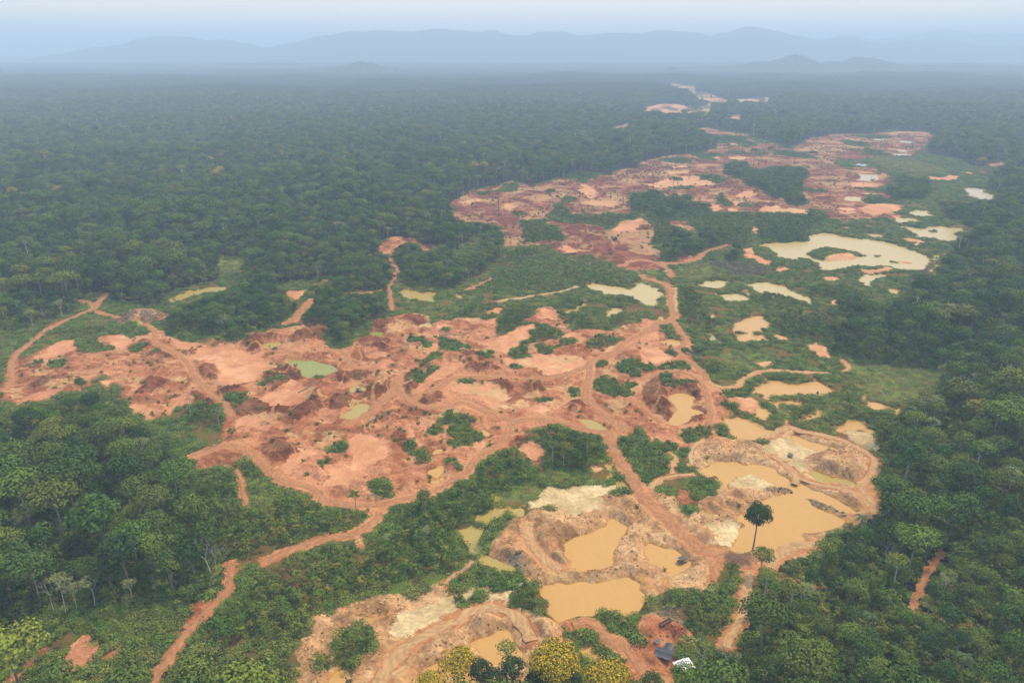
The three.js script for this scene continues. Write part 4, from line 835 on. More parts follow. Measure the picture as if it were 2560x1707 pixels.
// ---------------------------------------------------------------- plants
const V3 = (x, y, z) => new THREE.Vector3(x, y, z);
class Faces { // collects faces with a colour each
  constructor() { this.p = []; this.n = []; this.c = []; }
  tri(a, b, c, col, n) { const nn = n || V3().subVectors(b, a).cross(V3().subVectors(c, a)).normalize(); for (const v of [a, b, c]) { this.p.push(v.x, v.y, v.z); this.n.push(nn.x, nn.y, nn.z); this.c.push(col[0], col[1], col[2]); } }
  leaf(pos, nor, size, col, soft) { // a kite-shaped spray of leaves facing nor
    const t = V3(rnd() - 0.5, rnd() - 0.5, rnd() - 0.5).cross(nor).normalize(), b = V3().crossVectors(nor, t), l = size * rr(0.75, 1.25), w = size * rr(0.5, 0.8);
    const A = pos.clone().addScaledVector(t, l * 0.6), C = pos.clone().addScaledVector(t, -l * 0.6), B = pos.clone().addScaledVector(b, w * 0.6).addScaledVector(t, rr(-0.2, 0.2) * l).addScaledVector(nor, -0.12 * size), D = pos.clone().addScaledVector(b, -w * 0.6).addScaledVector(t, rr(-0.2, 0.2) * l).addScaledVector(nor, -0.12 * size);
    this.tri(A, B, D, col, soft); this.tri(C, D, B, col, soft);
  }
  tube(pts, radii, sides, col) {
    const rings = pts.map((p, i) => { const d = V3().subVectors(pts[Math.min(pts.length - 1, i + 1)], pts[Math.max(0, i - 1)]).normalize(), u = V3(Math.abs(d.y) > 0.9 ? 1 : 0, Math.abs(d.y) > 0.9 ? 0 : 1, 0).cross(d).normalize(), v = V3().crossVectors(d, u); return Array.from({ length: sides }, (_, k) => { const a = k / sides * 2 * Math.PI; return p.clone().addScaledVector(u, Math.cos(a) * radii[i]).addScaledVector(v, Math.sin(a) * radii[i]); }); });
    for (let i = 0; i + 1 < rings.length; i++) for (let k = 0; k < sides; k++) { const q = (k + 1) % sides; this.tri(rings[i][k], rings[i][q], rings[i + 1][k], col); this.tri(rings[i][q], rings[i + 1][q], rings[i + 1][k], col); }
  }
  build() { const g = new THREE.BufferGeometry(); g.setAttribute('position', new THREE.Float32BufferAttribute(this.p, 3)); g.setAttribute('normal', new THREE.Float32BufferAttribute(this.n, 3)); g.setAttribute('color', new THREE.Float32BufferAttribute(this.c, 3)); return g; }
}
const BARK = [0.20, 0.17, 0.14], PALEBARK = [0.42, 0.39, 0.34];
function lobeLeaves(F, c, a, b, n, leaf, tint, flower, out) {
  for (let i = 0; i < n; i++) {
    const y = rr(-0.5, 1), s = Math.sqrt(1 - y * y), az = rnd() * 2 * Math.PI, dir = V3(Math.cos(az) * s, y, Math.sin(az) * s), k = rr(0.7, 1.08);
    const pos = V3(c.x + dir.x * a * k, c.y + dir.y * b * k, c.z + dir.z * a * k);
    const nor = V3(dir.x / a, dir.y / b, dir.z / a).normalize(); if (out) nor.addScaledVector(out, 0.35);
    nor.add(V3(rr(-0.5, 0.5), rr(-0.3, 0.5), rr(-0.5, 0.5))).normalize();
    const v = rr(0.8, 1.2), w = rr(-0.08, 0.08);
    let col = [tint[0] * v * (1 + w), tint[1] * v, tint[2] * v * (1 - w)];
    if (flower && rnd() < flower.share && k > 0.82) { const q = rr(0.8, 1.15); col = [flower.color[0] * q, flower.color[1] * q, flower.color[2] * q]; }
    F.leaf(pos, nor, leaf, col);
  }
}
// a tree in two pieces: wood (trunk, limbs) and crown
function makeTree(no, o) {
  seed(1000 + no);
  const wood = new Faces(), leaf = new Faces(), h = o.h, top = V3(rr(-1, 1) * h * 0.03, h * o.fork, rr(-1, 1) * h * 0.03), bark = o.bark || BARK;
  const bow = V3(rr(-1, 1) * h * 0.025, 0, rr(-1, 1) * h * 0.025);
  const stem = [0, 0.3, 0.65, 1].map(t => V3(top.x * t + bow.x * Math.sin(t * 3.1), top.y * t - (t === 0 ? 0.6 : 0), top.z * t + bow.z * Math.sin(t * 3.1)));
  wood.tube(stem, [1.35, 1, 0.85, 0.7].map(k => k * h * 0.014), 6, bark);
  const base = h - o.thick, flat = o.shape === 'umbrella', tall = o.shape === 'tall';
  const cy = base + o.thick * (flat ? 0.15 : 0.42), up = h - cy - o.thick * 0.1, lop = V3(rr(-1, 1), 0, rr(-1, 1)).multiplyScalar(o.R * 0.12), squash = rr(0.8, 1.0);
  for (let i = 0; i < o.lobes; i++) { // clumps spread over a dome, uneven in reach and size
    const f = (i + 0.5) / o.lobes, yy = flat ? 1 - f * 1.0 : 1 - f * 1.45, az = i * 2.39996 + rr(-0.35, 0.35), s = Math.sqrt(Math.max(0, 1 - yy * yy)), reach = rr(0.7, 0.98) * (tall ? rr(0.5, 1) : 1);
    const out = V3(Math.cos(az) * s, yy, Math.sin(az) * s), a = o.R * rr(0.24, 0.4) * (tall ? 1.25 : 1), b = a * (flat ? 0.6 : 0.75);
    const c = V3(top.x + lop.x + out.x * (o.R - a * 0.7) * reach, cy + out.y * (up - b * 0.7) * reach * (yy < 0 ? 0.7 : 1), top.z + lop.z + out.z * (o.R - a * 0.7) * reach * squash), v = rr(0.84, 1.18);
    if (rnd() < (o.gap || 0)) continue;
    lobeLeaves(leaf, c, a, b, Math.round(o.leaves / o.lobes), o.leaf, o.tint.map(q => q * v), o.flower, out);
    if (i % (o.limbStep || 3) === 0) { const q = stem[2].clone().lerp(top, rr(0.4, 1)), m = q.clone().lerp(c, 0.55); m.y -= o.thick * 0.06; wood.tube([q, m, c], [h * 0.007, h * 0.005, h * 0.0022], 4, bark); }
  }
  return { wood: wood.build(), crown: leaf.build(), R: o.R, h: o.h };
}
const G1 = [0.066, 0.106, 0.017], G2 = [0.046, 0.084, 0.017], G3 = [0.094, 0.128, 0.020], G4 = [0.036, 0.064, 0.016];
const BIG = [
  { shape: 'umbrella', h: 25, fork: 0.66, thick: 8.5, R: 10.5, lobes: 34, leaves: 1150, leaf: 0.95, tint: G1 },
  { shape: 'umbrella', h: 23, fork: 0.66, thick: 7.5, R: 9, lobes: 28, leaves: 950, leaf: 0.9, tint: G3 },
  { shape: 'round', h: 23, fork: 0.5, thick: 12, R: 7.5, lobes: 34, leaves: 1150, leaf: 0.9, tint: G2 },
  { shape: 'round', h: 21, fork: 0.5, thick: 11, R: 6.5, lobes: 28, leaves: 950, leaf: 0.85, tint: G4 },
  { shape: 'round', h: 24, fork: 0.55, thick: 11, R: 8.5, lobes: 34, leaves: 1150, leaf: 0.9, tint: G1, gap: 0.1 },
  { shape: 'umbrella', h: 27, fork: 0.72, thick: 7, R: 8, lobes: 24, leaves: 800, leaf: 0.85, tint: G3, gap: 0.12, bark: PALEBARK },
  { shape: 'tall', h: 24, fork: 0.75, thick: 14, R: 4.8, lobes: 22, leaves: 750, leaf: 0.8, tint: G2 },
  { shape: 'round', h: 20, fork: 0.5, thick: 9, R: 7.2, lobes: 28, leaves: 950, leaf: 0.85, tint: G1 }].map((o, k) => makeTree(k, o));
const SMALL = [
  { shape: 'round', h: 7, fork: 0.4, thick: 5.2, R: 2.9, lobes: 8, leaves: 230, leaf: 0.6, tint: G3 },
  { shape: 'round', h: 8.5, fork: 0.45, thick: 5.5, R: 2.6, lobes: 7, leaves: 210, leaf: 0.6, tint: G1 },
  { shape: 'umbrella', h: 7.5, fork: 0.55, thick: 3.2, R: 3.3, lobes: 8, leaves: 200, leaf: 0.6, tint: G1 },
  { shape: 'tall', h: 8, fork: 0.7, thick: 6.2, R: 1.9, lobes: 6, leaves: 170, leaf: 0.55, tint: G2 }].map((o, k) => makeTree(30 + k, o));
function makeBush(no, R, h, n, leaf, lobes, tint) {
  seed(500 + no); const F = new Faces(), W = new Faces();
  for (let i = 0; i < lobes; i++) { const az = i * 2.4 + rnd(), q = Math.sqrt((i + 0.3) / lobes) * R * 0.7, a = R * rr(0.35, 0.6), v = rr(0.82, 1.2); lobeLeaves(F, V3(Math.cos(az) * q, h * rr(0.2, 0.5), Math.sin(az) * q), a, h * rr(0.4, 0.6), Math.round(n / lobes), leaf, tint.map(t => t * v)); }
  for (let i = 0; i < 4; i++) { const az = i * 1.6 + rnd(); W.tube([V3(0, -0.3, 0), V3(Math.cos(az) * R * 0.25, h * 0.3, Math.sin(az) * R * 0.25), V3(Math.cos(az) * R * 0.5, h * 0.55, Math.sin(az) * R * 0.5)], [0.07, 0.05, 0.02], 4, BARK); }
  return { crown: F.build(), wood: W.build(), R, h };
}
const BUSH = [makeBush(1, 1.5, 2.0, 90, 0.5, 5, G3), makeBush(2, 1.3, 2.6, 80, 0.5, 5, G1), makeBush(3, 1.9, 1.7, 110, 0.5, 7, G1)];
const SCRUB = [makeBush(11, 3.6, 1.5, 230, 0.62, 11, [0.102, 0.150, 0.028]), makeBush(12, 3.4, 1.0, 210, 0.62, 10, [0.130, 0.170, 0.034]), makeBush(13, 3.8, 2.2, 260, 0.66, 12, [0.084, 0.130, 0.026])];
const GRASSP = [makeBush(21, 3.6, 0.55, 220, 0.55, 10, [0.112, 0.136, 0.036]), makeBush(22, 3.6, 0.45, 200, 0.55, 12, [0.132, 0.140, 0.046])];
// bare, forking wood with few leaves
function makeBare(no, h, leaves, bark, spread = 0.55, depth = 4) {
  seed(3000 + no); const W = new Faces(), L = new Faces();
  const grow = (p, dir, len, r, lev) => {
    const m = p.clone().addScaledVector(dir, len * 0.5).add(V3(rr(-1, 1), rr(-0.4, 0.4), rr(-1, 1)).multiplyScalar(len * 0.06)), e = p.clone().addScaledVector(dir, len);
    W.tube([p, m, e], [r, r * 0.85, r * 0.7], lev < 2 ? 6 : 4, bark);
    if (lev >= depth) { for (let i = 0; i < leaves; i++) L.leaf(e.clone().add(V3(rr(-1, 1), rr(-0.5, 0.8), rr(-1, 1)).multiplyScalar(h * 0.045)), V3(rr(-0.5, 0.5), 1, rr(-0.5, 0.5)).normalize(), 0.55, [0.105 * rr(0.8, 1.2), 0.135 * rr(0.8, 1.2), 0.055 * rr(0.8, 1.2)]); return; }
    const n = lev === 0 ? 3 : rnd() < 0.5 ? 2 : 3, a0 = rnd() * 6.28;
    for (let i = 0; i < n; i++) { const az = a0 + i * 6.28 / n + rr(-0.4, 0.4), sp = spread * rr(0.7, 1.3); grow(e, dir.clone().add(V3(Math.cos(az) * sp, 0.08, Math.sin(az) * sp)).normalize(), len * (lev === 0 ? 0.34 : 0.72) * rr(0.85, 1.15), r * 0.55, lev + 1); }
  };
  grow(V3(0, -0.5, 0), V3(rr(-0.08, 0.08), 1, rr(-0.08, 0.08)).normalize(), h * 0.52, h * 0.013, 0);
  return { wood: W.build(), crown: leaves ? L.build() : null, R: h * 0.28, h };
}
const PALE_TREES = [0, 1, 2].map(k => makeBare(k, 20, 8, PALEBARK, 0.48)), BARE_TREES = [0, 1].map(k => makeBare(20 + k, 18, 0, [0.36, 0.33, 0.29], 0.7));
const YELLOW = { share: 0.7, color: [0.40, 0.265, 0.014] };
const YELLOW_TREES = [makeTree(60, { shape: 'round', h: 22, fork: 0.5, thick: 13, R: 9.5, lobes: 46, leaves: 4200, leaf: 0.68, tint: [0.17, 0.16, 0.02], flower: YELLOW }), makeTree(61, { shape: 'umbrella', h: 21, fork: 0.55, thick: 9, R: 9, lobes: 36, leaves: 3000, leaf: 0.68, tint: [0.17, 0.16, 0.02], flower: YELLOW, gap: 0.1 })];
const LONE = makeTree(70, { shape: 'round', h: 31, fork: 0.6, thick: 17, R: 7.6, lobes: 44, leaves: 3600, leaf: 0.7, tint: G4, gap: 0.05, limbStep: 2 });
function makePalm(no) {
  seed(4000 + no); const W = new Faces(), L = new Faces(), h = 11;
  W.tube([V3(0, -0.4, 0), V3(0.2, h * 0.5, 0.1), V3(0.3, h, 0.2)], [0.26, 0.2, 0.17], 7, BARK);
  for (let k = 0; k < 16; k++) {
    const az = k * 2.4, up = rr(0.15, 0.9), len = rr(3.6, 4.8), dir = V3(Math.cos(az), 0, Math.sin(az)), side = V3(-dir.z, 0, dir.x); let prev = V3(0.3, h, 0.2), pv = up;
    for (let s = 0; s < 7; s++) { const p = prev.clone().addScaledVector(dir, len / 7).add(V3(0, pv * len / 7, 0)), w = 0.75 * Math.sin((s + 1) / 8 * Math.PI), v = rr(0.85, 1.15), col = [0.05 * v, 0.08 * v, 0.026 * v]; pv -= 0.3;
      for (const q of [-1, 1]) { const e1 = prev.clone().addScaledVector(side, q * w).add(V3(0, -0.25 * w, 0)).addScaledVector(dir, 0.3); L.tri(prev, p, e1, col); const e2 = p.clone().addScaledVector(side, q * w * 0.9).add(V3(0, -0.35 * w, 0)).addScaledVector(dir, 0.25); L.tri(prev.clone().lerp(p, 0.5), p, e2, col); }
      prev = p; }
  }
  return { wood: W.build(), crown: L.build(), R: 4, h };
}
const PALM = makePalm(1);

const plantMat = new THREE.MeshPhysicalMaterial({ specularIntensity: 0.22, vertexColors: true, roughness: 0.85, side: THREE.DoubleSide });
const TINTS = [[1, 1, 1], [0.76, 0.86, 0.88], [1.25, 1.18, 0.95], [1.5, 1.32, 1.1], [0.58, 0.68, 0.74], [1.2, 0.98, 1.0], [1.0, 1.15, 0.9], [1.6, 1.15, 1.25]];
const TINT_WORD = ['mid green', 'deep green', 'fresh green', 'light olive green', 'dark bluish green', 'olive', 'bright green', 'brownish olive'];
const tintMats = TINTS.map(t => new THREE.MeshPhysicalMaterial({ specularIntensity: 0.22, vertexColors: true, color: new THREE.Color().setRGB(...t), roughness: 0.85, side: THREE.DoubleSide }));
const woodMat = new THREE.MeshStandardMaterial({ vertexColors: true, roughness: 0.9, side: THREE.DoubleSide });
function pickTint(x, d, up = 0) { const n = noise(x / 45 + 8, d / 45) * 0.5 + rr(-0.9, 0.9) + up; return n < -0.75 ? 4 : n < -0.35 ? 1 : n < 0.05 ? 0 : n < 0.3 ? 6 : n < 0.55 ? 2 : n < 0.8 ? 5 : n < 1.0 ? 3 : 7; }
const LANDMARKS = [['the clay camp', 'm 640,1250'], ['the lone tree', 'i 830,912'], ['the cracked mud clearing', 'o 1000,1250'], ['the lower dirt track', 'g 1560,1330'], ['the red road bend', 'g 1700,170'], ['the green pond', 'd 2290,1140'], ['the grey silt delta', 'i 1100,220'],
  ['the large ochre pond', 'i 1150,700'], ['the pit pond', 'h 2000,880'], ['the muddy stream', 'h 1120,800'], ['the grey silt fan', 'j 1900,760'], ['the track junction', 'h 2150,60'], ['the red pit', 'f 310,1430'], ['the forest track', 'i 2080,1170'], ['the yellow-flowering trees', 'l 1200,1500'],
  ['the left road fork', 'd 700,690'], ['the olive pond', 'd 1450,590'], ['the vine-covered clearing', 'f 1900,1270'], ['the pink mud flat', 'h 350,180'], ['the beige lake', 'f 1500,280'], ['the long red road', 'h 300,590'], ['the scrub slope', 'h 600,1000'], ['the red clay corner', 'd 400,1250'],
  ['the northern clay', 't 900,800'], ['the rubble heap', 'd 1020,760'], ['the twin scrub ponds', 'f 830,860'], ['the right forest edge', 'r 1300,700'], ['the shelter-side thicket', 'm 1200,1250'], ['the eastern slope', 's 1700,800'], ['the western slope', 'g 500,600'], ['the south-west wood', 'g 300,1200'], ['the south-east wood', 'n 1300,1000'], ['the canal track', 'e 1600,615']].map(([n, p]) => [n, ground(p)[0]]);
function nearTo(x, d) { let best = LANDMARKS[0], e = Infinity; for (const l of LANDMARKS) { const q = Math.hypot(l[1][0] - x, l[1][1] - d); if (q < e) { e = q; best = l; } } return best[0]; }
const sizeWord = (r, a, b) => r < a ? 'small' : r < b ? 'mid-sized' : 'large';
function plantThing(name, kit, x, d, s, turn, tint, label, category, group, sy = 1) {
  const o = new THREE.Group(); o.position.set(x, heightAt(x, d) - 0.05, -d); o.rotation.y = turn; o.scale.set(s, s * sy, s);
  const w = new THREE.Mesh(kit.wood, woodMat); w.name = category === 'bush' ? 'stem' : 'trunk'; o.add(w);
  if (kit.crown) { const c = new THREE.Mesh(kit.crown, tintMats[tint]); c.name = category === 'bush' ? 'foliage' : 'crown'; o.add(c); }
  tag(o, label, category, group); return put(o, name);
}
// ---------------------------------------------------------------- where plants stand
const veg = (x, d) => look('veg', x, d, 1), clsAt = (x, d) => look('cls', x, d, 0), pondAt = (x, d) => look('pond', x, d, 0);
const halfWidth = d => 150 + d * 0.86;
const TALL = v => v === 1 || v === 5 || v === 6;
// a plant fits where its foot and its top both show against wood in the photograph
function fits(x, d, top, ok) { if (!ok(veg(x, d))) return false; for (const f of [0.55, 0.95]) { const s = H / (H - top * f), v = veg(x * s, d * s); if (!(v === 1 || v >= 4 || (v === 2 && f < 0.6) || (v === 0 && look('road', x * s, d * s, 0) === 2 && rnd() < 0.6))) return false; } return true; }
const spots = []; // {kit, set, x, d, s, turn, tint}
function scatter(d0, d1, step, fn) { for (let d = d0; d < d1; d += step) { const hw = halfWidth(d); for (let x = -hw; x < hw; x += step) fn(x + rr(-0.48, 0.48) * step, d + rr(-0.48, 0.48) * step); } }
seed(77);
// keep the specially placed trees clear
const SPECIAL = [];
const add = (set, list, x, d, s, extra) => { let k = Math.floor(rnd() * list.length); if (list === BIG && k === 5 && rnd() < 0.7) k = 1; spots.push({ set, kit: list[k], k, x, d, s, turn: rnd() * 6.283, tint: pickTint(x, d, list === BIG ? -0.1 : 0.3), ...extra }); };
// tall forest
scatter(170, 1500, 11.5, (x, d) => { if (rnd() < 0.06) return; const s = (0.55 + 0.5 * rnd() + 0.75 * Math.pow(rnd(), 5)) * (0.95 + 0.28 * noise(x / 90, d / 90)); if (fits(x, d, 22 * s, v => v === 1)) add('big', BIG, x, d, s); else if (veg(x, d) === 1) { const s2 = rr(0.3, 0.5); if (fits(x, d, 22 * s2, v => v === 1)) add('big', BIG, x, d, s2); } });
scatter(170, 1100, 5.4, (x, d) => { const s = rr(0.8, 1.5); if (fits(x, d, 7 * s, v => v === 1)) add('small', SMALL, x, d, s); });
scatter(1500, 3600, 14, (x, d) => { const s = rr(0.6, 1.2) + 0.6 * Math.pow(rnd(), 6); if (fits(x, d, 22 * s, v => v === 1)) add('big', BIG, x, d, s); });
// groves and regrowth inside the mine
scatter(190, 1900, 7, (x, d) => { let s = rr(0.42, 0.72); if (veg(x, d) !== 6) return; for (let k = 0; k < 3; k++) { if (fits(x, d, 22 * s, v => v === 6)) { add('big', BIG, x, d, s, { grove: 1 }); break; } s *= 0.72; } });
scatter(190, 2600, 4.2, (x, d) => { if (d > 1000 && rnd() < 0.45) return; let s = rr(0.6, 1.25); const v0 = veg(x, d); if (v0 !== 5 && v0 !== 6) return; for (let k = 0; k < 3; k++) { if (fits(x, d, 7 * s, v => v === 5 || v === 6)) { add('small', SMALL, x, d, s, { grove: 1 }); break; } s *= 0.7; } });
scatter(190, 1800, 3.4, (x, d) => { if (d > 800 && rnd() < 0.5) return; if (veg(x, d) === 4) add('bush', BUSH, x, d, rr(0.7, 1.5)); });
// ground-covering scrub and grass
scatter(190, 2600, 4.3, (x, d) => { const v = veg(x, d); if (d > 900 && rnd() < 0.4) return; const thin = clsAt(x, d) === 1 ? fbm(x / 13 + 4, d / 13 + 15, 4) : 0; if (v === 2 || v === 4 || v === 5 || v === 6 || (v === 1 && d < 700)) { if (thin < 0.2) add('scrub', SCRUB, x, d, rr(0.75, 1.25) * (d > 900 ? 1.3 : 1)); } });
scatter(190, 2000, 5, (x, d) => { const v = veg(x, d); if (v === 3 && rnd() < 0.9) add('grass', GRASSP, x, d, rr(0.8, 1.2)); if (v === 7) add('grey', SCRUB, x, d, rr(0.7, 1.15)); });
scatter(190, 1500, 9, (x, d) => { const v = veg(x, d); if (v === 2 && rnd() < 0.5) { const s = rr(0.4, 0.75); if (fits(x, d, 7 * s, q => q === 2) || rnd() < 0.25) add('small', SMALL, x, d, s, { grove: 1 }); } });
// single bushes on the bare soil
scatter(190, 2200, 7.5, (x, d) => { const c = clsAt(x, d); if (veg(x, d) || pondAt(x, d) || look('road', x, d, 0)) return; const g = fbm(x / 38 + 12, d / 38 + 70, 3), p = c === 2 || c === 6 ? 0.11 + 0.75 * smooth(0.02, 0.3, g) : c === 7 ? 0.015 + 0.2 * smooth(0.2, 0.45, g) : c === 10 ? 0.08 + 0.6 * smooth(0.06, 0.3, g) : 0.012; if (rnd() < p) { const tree = rnd() < (c === 10 ? 0.4 : 0.12); add(tree ? 'small' : 'bush', tree ? SMALL : BUSH, x, d, tree ? rr(0.35, 0.6) * (c === 10 ? 1.7 : 1) : rr(0.45, 1.35) * (c === 10 ? 1.3 : 1), { lone: 1 }); } });
// bare and pale trees stand out of the wood here and there
const PALE_AT = lines(`
pale 21 o 835,690
pale 14 o 985,650
pale 17 o 1205,600
bare 19 o 690,670
pale 12 o 1700,550
bare 25 g 1550,1150
bare 17 g 1590,1080
bare 20 g 270,410
bare 13 g 1120,440
bare 13 g 610,745
pale 12 g 900,700
pale 17 g 175,895
pale 17 g 230,860
pale 17 g 252,845
bare 13 g 1045,710
pale 20 g 1060,290
bare 16 g 570,450
pale 19 i 2235,815
pale 20 s 2105,755
pale 16 i 1165,1385
pale 14 n 1280,530
bare 17 m 1370,1460
bare 13 m 1100,1430
bare 14 s 620,1560
bare 12 s 1560,1000
bare 10 i 1300,1010
bare 12 i 1815,1050
bare 13 i 2205,1290
pale 20 r 1310,830
pale 19 r 1640,870
pale 16 r 1290,1120
pale 18 r 1180,1220
pale 16 r 1750,1060
pale 17 r 1140,1440
bare 20 r 1040,340
pale 22 r 1340,100
pale 20 q 2000,600
pale 22 q 1340,1500
pale 24 d 1260,230
bare 20 d 1680,880
bare 18 d 1640,900
pale 18 d 250,850
pale 18 d 460,770
bare 16 d 340,820
pale 20 d 1155,300
bare 14 d 1400,1490
bare 16 d 1610,1567
pale 20 e 500,210
pale 22 e 170,215
pale 20 e 130,215
pale 20 e 785,120
pale 18 e 640,140
bare 22 e 1050,270
bare 18 e 940,450
bare 18 e 1090,510
bare 15 e 1300,420
pale 9 h 505,910
pale 10 h 795,870
pale 11 h 1150,1040
pale 8 h 1155,1060
bare 7 h 1250,860
bare 8 m 545,630
bare 8 m 660,620
pale 24 b 1160,1385
pale 24 b 1360,1310
pale 22 b 1300,1330
pale 22 c 100,1130
pale 22 b 1480,1335
pale 24 b 1850,1270`);
function freeOf(x, d, r) { for (let k = spots.length - 1; k >= 0; k--) { const q = spots[k]; if (Math.abs(q.x - x) < r && Math.abs(q.d - d) < r && (q.set === 'big' || q.set === 'small')) { spots[k] = spots[spots.length - 1]; spots.pop(); } } }
let paleNo = 0;
for (const s of PALE_AT) {
  const [kind, h, ...rest] = s.split(' '), [x, d] = ground(rest.join(' '))[0], list = kind === 'pale' ? PALE_TREES : BARE_TREES, kit = list[paleNo++ % list.length];
  freeOf(x, d, 3.5);
  plantThing(kind === 'pale' ? 'pale_tree' : 'bare_tree', kit, x, d, +h / kit.h, paleNo * 1.7, 3, kind === 'pale' ? `${sizeWord(+h, 15, 20)} pale-trunked tree with thin silvery foliage near ${nearTo(x, d)}` : `${sizeWord(+h, 13, 18)} leafless grey forking tree near ${nearTo(x, d)}`, 'tree', `${kind === 'pale' ? 'pale-trunked' : 'leafless'} trees near ${nearTo(x, d)}`);
}
// yellow-flowering trees
const YELLOW_AT = [['l 230,1330', 1.0, 1], ['l 1480,1330', 1.18, 0], ['l 2150,1570', 1.1, 0], ['j 1900,1590', 0.75, 1], ['d 200,1530', 0.75, 0], ['d 2180,255', 0.8, 1]];
for (const [p, s, k] of YELLOW_AT) { const [x, d] = ground(p, 15 * s)[0]; freeOf(x, d, 8 * s); plantThing('flowering_tree', YELLOW_TREES[k], x, d, s, s * 9, 0, `${sizeWord(s, 0.9, 1.15)} broad tree covered in golden yellow blossom near ${nearTo(x, d)}`, 'tree', `yellow-flowering trees near ${nearTo(x, d)}`); }
for (const p of ['b 1040,1290', 'b 1140,1270', 'b 1060,1100', 'b 1355,1050', 'b 110,1230', 'a 1620,1300', 'a 1590,1325', 'a 230,1330', 'a 110,1470', 'a 420,1460', 'a 1540,1210', 'a 550,980', 'a 2100,865', 'a 2070,1130', 'p 1810,800', 'b 1400,1190', 'b 1200,1265', 'a 190,1510']) { const [x, d] = ground(p, 14)[0]; freeOf(x, d, 8); plantThing('flowering_tree', YELLOW_TREES[1], x, d, 1.15, x, 0, 'distant forest tree with a rusty yellow flowering crown', 'tree', 'distant yellow-flowering trees', 1.1); }
{ // single trees one can point to
  let [x, d] = ground('i 830,912')[0]; freeOf(x, d, 4); plantThing('lone_tree', LONE, x, d, 1, 0.4, 1, 'tall lone tree with round dark crown on a bare trunk beside the ochre pond', 'tree');
  [x, d] = ground('i 880,1110')[0]; freeOf(x, d, 4); plantThing('vine_tree', BIG[4], x, d, 0.72, 2, 2, 'leafy open-crowned tree at the track junction below the lone tree', 'tree');
  [x, d] = ground('d 620,1400')[0]; freeOf(x, d, 5); plantThing('tall_tree', BIG[6], x, d, 1.0, 1, 3, 'bright green slender tree rising above the forest corner by the red mine', 'tree');
  [x, d] = ground('d 910,1490')[0]; freeOf(x, d, 3); plantThing('tall_tree', BIG[2], x, d, 0.55, 3, 2, 'small-crowned tree on a thin trunk at the edge of the red soil', 'tree');
  [x, d] = ground('g 1715,85')[0]; plantThing('young_tree', SMALL[0], x, d, 1.15, 3, 1, 'dark rounded tree alone on red clay above the bend of the track', 'tree');
  [x, d] = ground('e 675,975')[0]; plantThing('young_tree', SMALL[3], x, d, 1.5, 3, 4, 'dark cone-shaped tree standing in the red clay of the mine', 'tree');
  [x, d] = ground('e 2170,270')[0]; plantThing('tall_tree', BIG[6], x, d, 0.75, 3, 4, 'dark columnar tree beside the pink flat north of the scrub', 'tree');
  [x, d] = ground('h 260,610')[0]; plantThing('young_tree', SMALL[1], x, d, 1.5, 3, 2, 'slim tall tree standing on the inner side of the road bend', 'tree');
  [x, d] = ground('h 770,640')[0]; plantThing('tall_tree', BIG[2], x, d, 0.62, 1, 2, 'light green tree beside the red road above the scrub', 'tree');
  [x, d] = ground('l 870,1170', 13)[0]; freeOf(x, d, 5); plantThing('tall_tree', BIG[5], x, d, 0.62, 1, 6, 'light green sparse tree between the yellow-flowering trees', 'tree');
  for (const [p, s, t] of [['l 520,1470', 0.9, 4], ['l 930,1440', 0.95, 1], ['l 1660,1570', 0.7, 1], ['m 450,1590', 0.8, 2], ['l 1260,1570', 0.8, 4], ['l 700,1570', 0.8, 1]]) { [x, d] = ground(p, 15 * s)[0]; freeOf(x, d, 5); plantThing('tall_tree', BIG[3], x, d, s, s * 7, t, 'dense dark green tree between the yellow-flowering trees', 'tree', 'dark trees beside the yellow blossom'); }
  for (const [p, s] of [['i 1610,790', 0.95], ['n 330,980', 1.0], ['g 750,170', 1.0], ['n 1480,1620', 1.0], ['r 1120,1300', 0.8]]) { [x, d] = ground(p)[0]; freeOf(x, d, 4); plantThing('palm_tree', PALM, x, d, s, s * 5, 0, `palm with drooping feather fronds near ${nearTo(x, d)}`, 'palm', `palms near ${nearTo(x, d)}`); }
  for (const p of ['c 1260,1225', 'c 835,1200', 'c 955,1190', 'c 270,1440', 'c 240,1440', 'e 1455,150', 'b 1700,1540']) { [x, d] = ground(p)[0]; plantThing('emergent_tree', BIG[5], x, d, 1.25, x, 4, 'tall emergent tree with a flat crown left standing in the northern clay', 'tree', 'tall trees left standing in the northern clay'); }
}
for (const [p, r] of [['m 868,1395', 7], ['m 868,1480', 6], ['m 900,1560', 6], ['m 612,1300', 7], ['m 700,1420', 6]]) { const [x, d] = ground(p)[0]; freeOf(x, d, r); }
// ---------------------------------------------------------------- individuals first (the largest in view), the rest as masses
function sizeInView(q) { const v = inView(q.x, 6, q.d); if (!v || v[0] < -20 || v[0] > 2580 || v[1] > 1740) return 0; return v[2] * q.kit.R * q.s; }
function chosen(set, filter, n) { const c = spots.filter(q => q.set === set && filter(q)).map(q => [sizeInView(q), q]).filter(e => e[0] > 0).sort((a, b) => b[0] - a[0]).slice(0, n); for (const e of c) e[1].own = true; return c.map(e => e[1]); }
const SHAPE_WORD = ['broad umbrella', 'flat-topped', 'rounded', 'compact rounded', 'loose spreading', 'small open', 'tall narrow', 'low spreading'];
for (const q of chosen('big', q => !q.grove, 300)) plantThing('forest_tree', q.kit, q.x, q.d, q.s, q.turn, q.tint, `${sizeWord(q.s * q.kit.R, 6, 8.5)} forest tree with ${SHAPE_WORD[q.k]} ${TINT_WORD[q.tint]} crown near ${nearTo(q.x, q.d)}`, 'tree', `canopy trees near ${nearTo(q.x, q.d)}`);
const SMALL_WORD = ['rounded', 'upright', 'flat-topped', 'narrow'];
